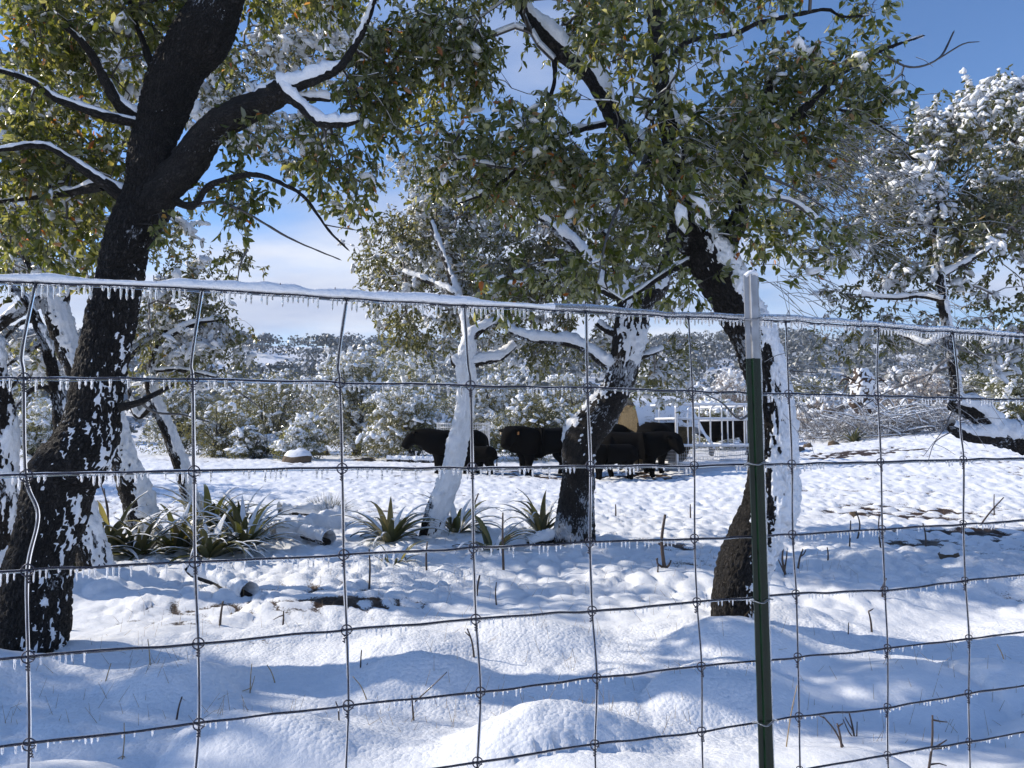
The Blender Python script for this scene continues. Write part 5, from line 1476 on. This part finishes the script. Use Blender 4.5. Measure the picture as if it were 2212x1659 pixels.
# ------------------------------------------------------------------ dead stalks and twigs poking out of the snow
def stalk(label, u, v, h, lean=0.0, w=6, forks=(), mat='stalk', cat="dead stalk", name="dead_stalk", group="dead stalks poking out of the snow", seed=0, rime=False):
    p = onground(u, v)
    px = p[1] / FPX
    rt = root(name, label, cat, p, group)
    r = np.random.default_rng(seed + int(u))
    tip = p + np.array([lean * px, r.normal() * 0.03, h * px])
    C = resample(np.array([p + [0, 0, -0.05], p + (tip - p) * 0.5 + np.array([r.normal() * 0.06 * h * px, 0, 0]), tip]), max(0.02, h * px / 10))
    tv, tf = tube(C, np.linspace(w * px / 2, w * px * 0.30, len(C)), 7)
    obj("stem", mesh("stem", tv, tf, M[mat]), rt)
    for (t, du, dv) in forks:
        s0 = C[int(t * (len(C) - 1))]
        e0 = s0 + np.array([du * px, r.normal() * 0.02, dv * px])
        C2 = resample(np.array([s0, (s0 + e0) / 2 + r.normal(size=3) * 0.08 * np.linalg.norm(e0 - s0), e0]), 0.03)
        tv, tf = tube(C2, np.linspace(w * px * 0.35, w * px * 0.18, len(C2)), 6)
        obj("twig", mesh("twig", tv, tf, M[mat]), rt)
    return rt


for (lab, u, v, h, le, w, fk) in [
    ("thick reddish-brown broken stalk with splintered foot right of the middle oak", 1437, 1262, 112, 2, 9, ((0.15, 14, 18), (0.1, -14, 22), (0.5, 6, 10))),
    ("short brown peg beside the splintered stalk", 1420, 1268, 28, 0, 4, ()),
    ("tall dark stalk in front of the slim white trunk", 797, 1282, 82, 1, 5, ()),
    ("dark stalk below the wide snowy strap-leaved clump", 922, 1238, 62, 1, 5, ()),
    ("slender stalk rising beside the fourth stay wire", 1088, 1240, 120, -2, 6, ()),
    ("thin stalk near the third fence wire left of the middle oak", 1033, 1135, 62, 0, 5, ()),
    ("stalk with slanted top in the snow below the middle of the fence", 1028, 1300, 42, 8, 6, ()),
    ("short dark stalk standing in the bare patch at the left centre", 474, 1352, 50, 4, 6, ()),
    ("leaning dark twig right of the big left trunk foot", 150, 1352, 32, 4, 7, ()),
    ("blackish stub below the middle oak, small and upright", 1074, 1310, 46, -2, 4, ()),
    ("bent stub pair in the bare ground below the log pile", 610, 1355, 26, -4, 5, ((0.8, -22, -10),)),
    ("tall reddish stem right of the bare patch", 1905, 1215, 72, 0, 4, ()),
    ("thin stem between post and third right stay", 1834, 1200, 66, 1, 4, ()),
    ("dark stem near the lower edge of the bare patch", 1850, 1165, 60, 0, 4, ()),
    ("dark stem at right in the shaded band", 2000, 1190, 48, 0, 4, ()),
    ("short dark stake on the rounded mound", 1788, 1226, 26, 4, 4, ()),
    ("stem standing on the shaded mound at right", 1906, 1290, 40, 3, 5, ()),
    ("bare twig with a hooked tip in the shaded snow right of the post", 1884, 1368, 44, -8, 5, ((1.0, 10, 6),)),
    ("short thin twig left of the hooked one", 1832, 1375, 28, -2, 3, ()),
    ("forked three-stemmed twig cluster standing in the shaded snow right of the post", 1848, 1562, 48, -12, 5, ((0.0, 4, 52), (0.3, -22, 40), (0.5, -16, 28))),
    ("branching dead twig at the lower right corner", 2000, 1672, 112, 30, 6, ((0.95, 30, -4), (0.55, 70, 6), (0.55, 40, 14), (0.3, 36, -2))),
    ("leaning curved twig near the bottom edge right of the post", 1835, 1652, 58, -48, 5, ((1.0, -8, 2),)),
    ("short knobbly upright twig near the bottom edge", 1822, 1658, 44, -4, 6, ((0.9, 10, 8),)),
    ("branched twig with a long slanting side shoot near the middle of the foreground", 895, 1546, 60, -2, 5, ((0.15, 16, 12), (0.75, 72, 66))),
    ("black peg below the second stay wire at left", 378, 1570, 46, 10, 5, ()),
    ("thin dark stem under the middle wires", 733, 1590, 42, -6, 4, ()),
    ("little pair of twigs in the shaded snow left of centre", 778, 1456, 36, 2, 4, ((0.1, 14, 26),)),
    ("leaning dead stem at the fourth stay wire", 1026, 1430, 60, -16, 5, ((0.8, -12, 8),)),
    ("curved bare shoot at the right edge of the pasture", 2108, 1138, 64, 58, 4, ((0.6, 16, 4),)),
    ("thin crooked stem near the right edge", 2148, 1118, 46, 4, 3, ()),
    ("thin reddish sapling beside the curved oak", 226, 1165, 110, -14, 4, ()),
    ("second reddish sapling right of the first", 240, 1165, 100, -20, 4, ()),
    ("stub cluster right of the right oak foot", 1700, 1260, 52, -4, 6, ((0.2, -16, 34), (0.3, 10, 40))),
    ("forked stub behind the post right of the oak foot", 1672, 1255, 50, 6, 6, ((0.5, -10, 20),)),
    ("bent twig right of the seventh stay wire", 1722, 1238, 40, 16, 5, ((0.7, 16, 12),)),
    ("small stake left of the splintered stalk", 1330, 1120, 26, 0, 4, ()),
    ("upright dark stub far right of the middle oak", 1492, 1122, 34, 0, 4, ()),
]:
    stalk(lab, u, v, h, le, w, fk)
for (lab, u, v, h, le, fk) in [
    ("teepee of three dry straws at the lower left", 262, 1652, 70, -4, ((0.3, -30, -24), (0.3, 22, -30))),
    ("broken dry grass stems at the left centre", 540, 1492, 60, 2, ((0.4, -30, -6), (0.3, 10, 34))),
    ("two crossing dry straws left in the foreground snow", 325, 1470, 55, -4, ((0.1, 18, 24),)),
    ("dry straw with a small fork at the far left foreground", 222, 1482, 40, 16, ((0.1, -8, 22),)),
    ("single pale straw right of the post near the bottom", 1695, 1650, 130, 26, ()),
    ("leaning pale straw at the right in the shaded snow", 2176, 1428, 48, -18, ()),
    ("fallen dry stem right of the third stay wire", 800, 1520, 44, -40, ()),
    ("pale straw lying aslant at the left centre", 600, 1470, 40, -22, ()),
]:
    stalk(lab, u, v, h, le, 3, fk, mat='straw', cat="dry straw", name="dry_straw", group="dry straws in the foreground snow")

r = np.random.default_rng(61)
N = 1500
yy = 3.4 + 9.5 * r.random(N) ** 1.6; xx = r.uniform(-0.75, 0.75, N) * yy
k_ = vn(np.stack([xx * 0.9, yy * 0.9, 0 * xx], -1), 19) > 0.1
xx, yy = xx[k_], yy[k_]
b0 = np.stack([xx, yy, ground(xx, yy) - 0.01], 1)
e_ = b0 + np.stack([r.normal(size=len(xx)) * 0.03, r.normal(size=len(xx)) * 0.03, r.uniform(0.015, 0.11, len(xx))], 1)
sv2, sf = segments(b0, e_, np.full(len(xx), .0014), np.full(len(xx), .0007), 3)
obj("dry_grass", mesh("dry_grass", sv2, sf, M['straw']), kind="stuff", label="sparse dry grass blades poking through the snow", cat="grass")

# ------------------------------------------------------------------ wire fence
FY0, FK = 1.9160, 0.3232          # fence plane: y = FY0 + FK * x


def fence_pt(u, v, off=0.0):
    cx, cy = (u - 1106.0) / FPX, (829.5 - v) / FPX
    d = np.array([cx, math.cos(PITCH) - cy * math.sin(PITCH), math.sin(PITCH) + cy * math.cos(PITCH)])
    t = (FY0 - off) / (d[1] - FK * d[0])
    return np.array([0, 0, EYE]) + d * t


NODES = [
    [(78, 611), (52, 818), (57, 1027), (60, 1231), (61.5, 1418.6), (63.5, 1607)],
    [(437, 625.5), (416.5, 819.7), (419.5, 1017.7), (421.5, 1213.5), (428.5, 1389.5), (430, 1563.5)],
    [(748.8, 646), (734, 827), (739, 1012), (742.5, 1198.5), (748.5, 1361), (752.5, 1523.5)],
    [(1003, 661), (1016, 833), (1019.7, 1010), (1022.5, 1183.5), (1027.5, 1337.5), (1037.5, 1495), (1031, 1646)],
    [(1265.5, 674), (1268, 838.5), (1274.7, 1006.5), (1273.5, 1172), (1278.5, 1319.5), (1288.5, 1464.5), (1284.5, 1608.5)],
    [(1486, 687), (1494.6, 846.5), (1499, 1006.5), (1499.5, 1163.5), (1504.5, 1301), (1514.5, 1440), (1515, 1580)],
    [(1696, 694.5), (1702.6, 851.5), (1709.5, 1002.7), (1711, 1155), (1718.5, 1283.5), (1722.5, 1420), (1725, 1548.5)],
    [(1896.8, 707.7), (1895, 855), (1901.4, 999), (1904.5, 1143.5), (1910, 1275), (1916, 1401), (1916, 1528.5), (1916, 1631)],
    [(2057, 719), (2070.5, 861), (2080, 993.4), (2079.5, 1132.5), (2083.5, 1255), (2092, 1379.5), (2091, 1498.5), (2092.5, 1602)],
]
KINK = {(0, 0): (48.5, 758), (0, 2): (83, 1113), (1, 0): (414, 777), (2, 0): (730, 784), (3, 0): (1010, 784), (8, 0): (2066, 800), (8, 1): (2074, 935), (7, 0): (1893, 790)}
NW = [[fence_pt(*n) for n in st] for st in NODES]
ROWZ = []
for rr_ in range(8):
    ROWZ.append(np.mean([st[rr_][2] for st in NW if len(st) > rr_]))
ROWZ += [ROWZ[7] - 0.165, ROWZ[7] - 0.31]
fdir = np.array([1.0, FK, 0]) / math.hypot(1, FK)
fnor = np.array([FK, -1.0, 0]) / math.hypot(1, FK)       # towards the camera
r = np.random.default_rng(99)
for st in NW:
    while len(st) < 10:
        q = st[-1].copy(); q[2] = ROWZ[len(st)]
        q[:2] += fdir[:2] * r.normal() * 0.004
        st.append(q)
for s_ in (-1, 1):      # one more stay beyond each side of the frame
    ref = NW[0] if s_ < 0 else NW[-1]
    new = []
    for i in range(10):
        q = ref[i] + fdir * s_ * 0.31
        q[2] = ref[i][2] + (ref[i][2] - (NW[1] if s_ < 0 else NW[-2])[i][2]) * 0.5 if i < 6 else ref[i][2]
        new.append(q)
    NW = [new] + NW if s_ < 0 else NW + [new]
NS = len(NW)
fence = root("wire_fence", "iced square-mesh wire fence hung with icicles across the foreground", "fence", (0, FY0, gz(0, FY0)))


def wiggle(C, amp, f, seed):
    s = np.concatenate([[0], np.cumsum(np.linalg.norm(np.diff(C, axis=0), axis=1))])
    return C + amp * (vn(np.stack([s * f, 0 * s + seed, 0 * s], -1), seed)[:, None] * np.array([0, 0, 1]) + vn(np.stack([s * f, 0 * s + seed + 5, 0 * s], -1), seed + 1)[:, None] * fnor * 0.6)


def iced_wire(name, C, r_core, r_ice, seed, k=8):
    tv, tf = tube(C, r_core, k)
    o = obj(name, mesh(name, tv, tf, M['wire']), fence)
    if r_ice:
        s = np.arange(len(C)) * 0.7
        R_ = r_ice * (1 + 0.16 * vn(np.stack([s * 0.35, 0 * s + seed, 0 * s], -1), seed))
        tv, tf = tube(C + np.array([0, 0, -0.35 * (r_ice - r_core)]), R_, 12)
        obj("ice_coat", mesh("ice_coat", tv, tf, M['ice']), o)
    return o


ROWC = []
for i in range(10):
    pts = np.array([st[i] for st in NW])
    C = wiggle(resample(pts, 0.012), 0.0022, 14.0, 30 + i)
    ROWC.append(C)
    iced_wire("line_wire", C, 0.0021, 0.0049 if i < 3 else (0.0038 if i < 5 else 0.0031), i)
# barbed top strand twisted along the first wire
up_ = np.interp(ROWC[0][:, 0], [-1.4, -0.9, 0.3, 0.9, 1.9], [0.010, 0.009, 0.011, 0.016, 0.014])
tb = np.arange(len(ROWC[0])) * 0.9
for ph in (0, math.pi):
    C = ROWC[0] + np.stack([0 * tb, 0 * tb, up_ + 0.0022 * np.sin(tb + ph)], 1) + fnor * (0.0022 * np.cos(tb + ph))[:, None]
    iced_wire("barbed_strand", C, 0.0014, 0, 3 + int(ph), 6)
for x_ in np.arange(-1.3, 1.9, 0.125):
    i = int(np.argmin(np.abs(ROWC[0][:, 0] - x_)))
    c = ROWC[0][i] + [0, 0, up_[i]]
    th = np.linspace(0, 4 * math.pi, 26)
    C = c + fdir * (np.linspace(-0.006, 0.006, 26))[:, None] + np.stack([0 * th, 0 * th, np.cos(th) * 0.0042], 1) + fnor * (np.sin(th) * 0.0042)[:, None]
    C = np.vstack([C[:1] + fnor * 0.010 + [0, 0, 0.012], C, C[-1:] - fnor * 0.006 + [0, 0, 0.013]])
    tv, tf = tube(C, 0.0011, 5)
    obj("barb", mesh("barb", tv, tf, M['wire']), fence)
for si, st in enumerate(NW):
    pts = []
    for i in range(10):
        pts.append(st[i])
        kk_ = KINK.get((si - 1, i))
        if kk_: pts.append(fence_pt(*kk_))
    pts.append(st[9] + [0, 0, -0.05])
    C = wiggle(resample(np.array(pts), 0.014) + fnor * 0.0028, 0.0008, 10.0, 60 + si)
    iced_wire("stay_wire", C, 0.0016, 0.0040 if si < 6 else 0.0031, 60 + si)
# knots: a ring round each crossing and a coil below it
th = np.linspace(0, 2 * math.pi, 17)
ring = np.stack([np.cos(th) * 0.0122, np.sin(th) * 0.0122, 0.003 * np.sin(th * 2)], 1)
tv1, tf1 = tube(ring, 0.0016, 6)
th = np.linspace(0, 6 * math.pi, 36)
coil = np.stack([np.cos(th) * 0.0030, -0.011 - np.linspace(0, 0.018, 36), np.sin(th) * 0.0030], 1)
tv2, tf2 = tube(coil, 0.0015, 4)
cr_ = np.array([[-0.0122, 0.004, 0.002], [0, -0.001, 0.006], [0.0122, -0.006, 0.002]])
tv3, tf3 = tube(resample(cr_, 0.003), 0.0012, 5)
ka = Acc(); ka.add(tv1, tf1); ka.add(tv2, tf2); ka.add(tv3, tf3)
KNOT = ka.mesh("knot", M['wire'])
for si, st in enumerate(NW):
    for i in range(1, 10):
        o = obj("knot", KNOT, fence)
        sc_ = 1.0 if i < 7 else 0.9
        a_ = r.normal() * 0.12
        ux = fdir * math.cos(a_) + np.array([0, 0, math.sin(a_)]); uy = np.array([0, 0, math.cos(a_)]) - fdir * math.sin(a_)
        c = st[i] + fnor * 0.001
        o.matrix_basis = Matrix(((ux[0] * sc_, uy[0] * sc_, fnor[0] * sc_, c[0]), (ux[1] * sc_, uy[1] * sc_, fnor[1] * sc_, c[1]), (ux[2] * sc_, uy[2] * sc_, fnor[2] * sc_, c[2]), (0, 0, 0, 1)))
    c = st[0]
    th = np.linspace(0, 6 * math.pi, 44)
    C = c + fdir * (0.002 * np.cos(th))[:, None] * 0 + np.stack([0 * th, 0 * th, np.cos(th) * 0.0036], 1) + fnor * (np.sin(th) * 0.0036)[:, None] + fdir * np.linspace(-0.006, 0.006, 44)[:, None]
    tv, tf = tube(C, 0.0012, 5)
    obj("knot", mesh("knot", tv, tf, M['wire']), fence)
# icicles
ICE = []
for q in range(6):
    t = np.linspace(0, 1, 8)
    rad = np.interp(t, [0, 0.10, 0.3, 0.85, 0.96, 1], [1.75, 1.15, 0.90, 0.76, 0.5, 0.05]) * (1 + 0.10 * np.random.default_rng(q).normal(size=8))
    C = np.stack([0.3 * np.random.default_rng(q + 9).normal() * t ** 2, 0 * t, -t], 1) * np.array([0.08, 0, 1])
    V = []
    for c, rr_ in zip(C, rad):
        a_ = np.arange(7) / 7 * 2 * math.pi
        V.append(np.stack([c[0] + np.cos(a_) * rr_, c[1] + np.sin(a_) * rr_, c[2] + 0 * a_], 1))
    ICE.append(np.array(V))
cand = []
for i, (dens, lmean) in enumerate([(130, 0.0175), (66, 0.0170), (66, 0.0165), (75, 0.0165), (60, 0.0145), (64, 0.0125), (64, 0.0115), (50, 0.010)]):
    C = ROWC[i]
    L_ = np.linalg.norm(C[-1] - C[0])
    n = int(dens * L_)
    ii = np.sort(r.integers(0, len(C), n))
    for j_ in ii:
        pp = C[j_]
        if vn(np.array([pp[0] * 5.0, i * 3.1, 0.0]), 8) < (-0.55 if i < 3 else -0.25): continue
        L = lmean * r.uniform(0.35, 1.6) * (1.15 if pp[0] < 0.1 else 0.85)
        cand.append((L / pp[1], pp, L, i))
cand.sort(key=lambda c: -c[0])
imesh = [mesh("icicle", np.vstack([v.reshape(-1, 3) * np.array([0.0031, 0.0031, 1])]), gridfaces(8, 7), M['ice']) for v in ICE]
rest = Acc()
inview = 0
for (_, pp, L, i) in cand:
    q = r.integers(0, 6); w_ = r.uniform(0.8, 1.2) * (1.0 if i < 3 else 0.75)
    loc = pp + np.array([0, 0, -0.0015])
    if inview < 300 and abs(pp[0] / pp[1]) < 0.69:
        o = obj("icicle", imesh[q], fence)
        a_ = r.random() * 6.28
        o.matrix_basis = Matrix.Translation(Vector(loc)) @ Matrix.Rotation(a_, 4, 'Z') @ Matrix.Diagonal((w_, w_, L, 1))
        inview += 1
    else:
        rest.add(ICE[q][[0, 1, 3, 5, 7]].reshape(-1, 3) * np.array([0.0031 * w_, 0.0031 * w_, L]) + loc, gridfaces(5, 7))
obj("small_icicles", rest.mesh("small_icicles", M['ice']), fence, kind="stuff")
# snow ridge on the top strand, thinning to a crust of rime to the right
C = ROWC[0]
n, k = len(C), 12
hgt = np.interp(C[:, 0], [-1.5, -0.2, 0.05, 0.35, 2.0], [0.017, 0.016, 0.010, 0.0035, 0.0025])
bum = fbm(np.stack([C[:, 0] * 7, 0 * C[:, 0], 0 * C[:, 0]], -1), 15, 3)
bum2 = np.clip(vn(np.stack([C[:, 0] * 3.4 + 0.6, 0 * C[:, 0] + 4, 0 * C[:, 0]], -1), 5), 0, 1)
hgt = hgt * np.clip(0.42 + 0.75 * bum + 2.2 * bum2 * (C[:, 0] < 0.0), 0.06, 3)
th = np.arange(k) / k * 2 * math.pi
ctr = C + np.stack([0 * up_, 0 * up_, up_ * 0.75 + 0.002], 1)
wid = np.interp(C[:, 0], [-1.5, 0.0, 0.4, 2], [0.012, 0.010, 0.005, 0.0042]) * (1 + 0.2 * bum)
low_ = np.interp(C[:, 0], [-1.5, 0.0, 0.4, 2], [0.006, 0.006, 0.0085, 0.008])
zr = np.where(np.sin(th)[None] > 0, np.sin(th)[None] * (hgt[:, None] + 0.004), np.sin(th)[None] * low_[:, None])
V = ctr[:, None] + fnor[None, None] * (np.cos(th)[None, :, None] * wid[:, None, None]) + np.array([0, 0, 1.0]) * zr[..., None]
V = V + 0.0012 * vn(V * 220, 3)[..., None]
cut = int(np.argmin(np.abs(C[:, 0] - 0.12)))
obj("snow_ridge", mesh("snow_ridge", V[:cut].reshape(-1, 3), gridfaces(cut, k), M['snow']), fence)
obj("rime_crust", mesh("rime_crust", V[cut - 1:].reshape(-1, 3), gridfaces(n - cut + 1, k), M['rime']), fence)

# ------------------------------------------------------------------ steel T-post
ptop = fence_pt(1621.5, 594, 0.030); plow = fence_pt(1656, 1659, 0.030)
axis = nrm(ptop - plow)
pbot = plow - axis * ((plow[2] - gz(plow[0], plow[1]) + 0.1) / axis[2])
post = root("fence_post", "green steel T-post with silver painted top standing at the wire fence", "fence post", pbot)
pa = nrm(fdir - axis * (fdir @ axis)); pb = np.cross(pa, axis)
rotp = math.radians(14)
pa, pb = pa * math.cos(rotp) + pb * math.sin(rotp), -pa * math.sin(rotp) + pb * math.cos(rotp)
PROF = np.array([[-.0205, -.004], [-.0205, .0015], [-.0115, .0030], [-.0085, .0040], [-.0080, .0150], [-.0070, .0165], [-.0030, .0165], [-.0020, .0150], [-.0015, .0045], [.0015, .0035], [.0120, .0040], [.0185, .0030], [.0205, .0010], [.0205, -.004]])
H = np.linalg.norm(ptop - pbot)
split = H - 0.242


def shaft(name, h0, h1, mat, n=40, cap=False):
    hs = np.linspace(h0, h1, n)
    V = np.array([pbot + axis * h + (PROF[:, 0:1] * pa + PROF[:, 1:2] * pb) * (1 + 0.012 * math.sin(h * 40)) for h in hs])
    k = len(PROF)
    F = [gridfaces(n, k)]
    V = V.reshape(-1, 3)
    if cap:
        V = np.vstack([V, [pbot + axis * h1 + pa * -0.004 + pb * 0.004]])
        j = np.arange(k)
        F.append(np.stack([(n - 1) * k + j, (n - 1) * k + (j + 1) % k, np.full(k, n * k)], 1))
    return obj(name, mesh(name, V, F, M[mat], False), post)


shaft("green_shaft", 0, split, 'green', 60)
shaft("silver_top", split, H, 'silver', 16, True)
tv, tf = tube(np.array([pbot + axis * (H - 0.003) + pa * -0.017, pbot + axis * (H + 0.004) + pa * -0.004, pbot + axis * (H + 0.007) + pa * 0.010, pbot + axis * (H - 0.001) + pa * 0.021]), np.array([0.006, 0.0085, 0.009, 0.005]), 8)
obj("snow_cap", mesh("snow_cap", tv, tf, M['snow']), post)
hs = np.linspace(0.25, H, 150)
C = pbot + axis * hs[:, None] + pa * (0.0215 + 0.0022 * vn(np.stack([hs * 45, 0 * hs, 0 * hs], -1), 3))[:, None] + pb * -0.001
tv, tf = tube(C, 0.0026 * (1 + 0.35 * vn(np.stack([hs * 30, 0 * hs + 2, 0 * hs], -1), 9)), 7)
obj("ice_edge", mesh("ice_edge", tv, tf, M['rime']), post)
for v_ in (692, 1003, 1299, 1562):
    c = fence_pt(1621.5 + (v_ - 594) * 34.5 / 1065, v_, 0.030)
    th = np.linspace(-0.25, 1, 14)
    prof = np.array([[-.034, -.006], [-.026, .000], [-.021, .006], [-.010, .018], [.000, .0195], [.012, .012], [.022, .005], [.028, -.002], [.036, -.006]])
    Cc = np.array([c + pa * a_ + pb * b_ + axis * (0.0025 * math.sin(i * 1.3) + 0.004 * (i / 8)) for i, (a_, b_) in enumerate(prof)])
    tv, tf = tube(resample(Cc, 0.004), 0.0016, 7)
    cl = obj("wire_clip", mesh("wire_clip", tv, tf, M['zinc']), post)
    tv, tf = tube(resample(Cc, 0.004) + axis * 0.0012, 0.0026, 7)
    obj("ice_coat", mesh("ice_coat", tv, tf, M['ice']), cl)

# ------------------------------------------------------------------ winter air between here and the hills
m = bpy.data.materials.new("haze")
m.use_nodes = True
nt = m.node_tree
nt.nodes.remove(nt.nodes["Principled BSDF"])
pv = nt.nodes.new("ShaderNodeVolumePrincipled")
pv.inputs["Color"].default_value = (0.80, 0.89, 1.0, 1)
pv.inputs["Density"].default_value = 0.00042
nt.links.new(pv.outputs[0], nt.nodes["Material Output"].inputs["Volume"])
hv_, hf_ = box((0, 178, 26), (790, 262, 34))
obj("haze", mesh("haze", hv_, hf_, m, False), kind="stuff", label="thin blue winter haze in front of the hills", cat="haze")
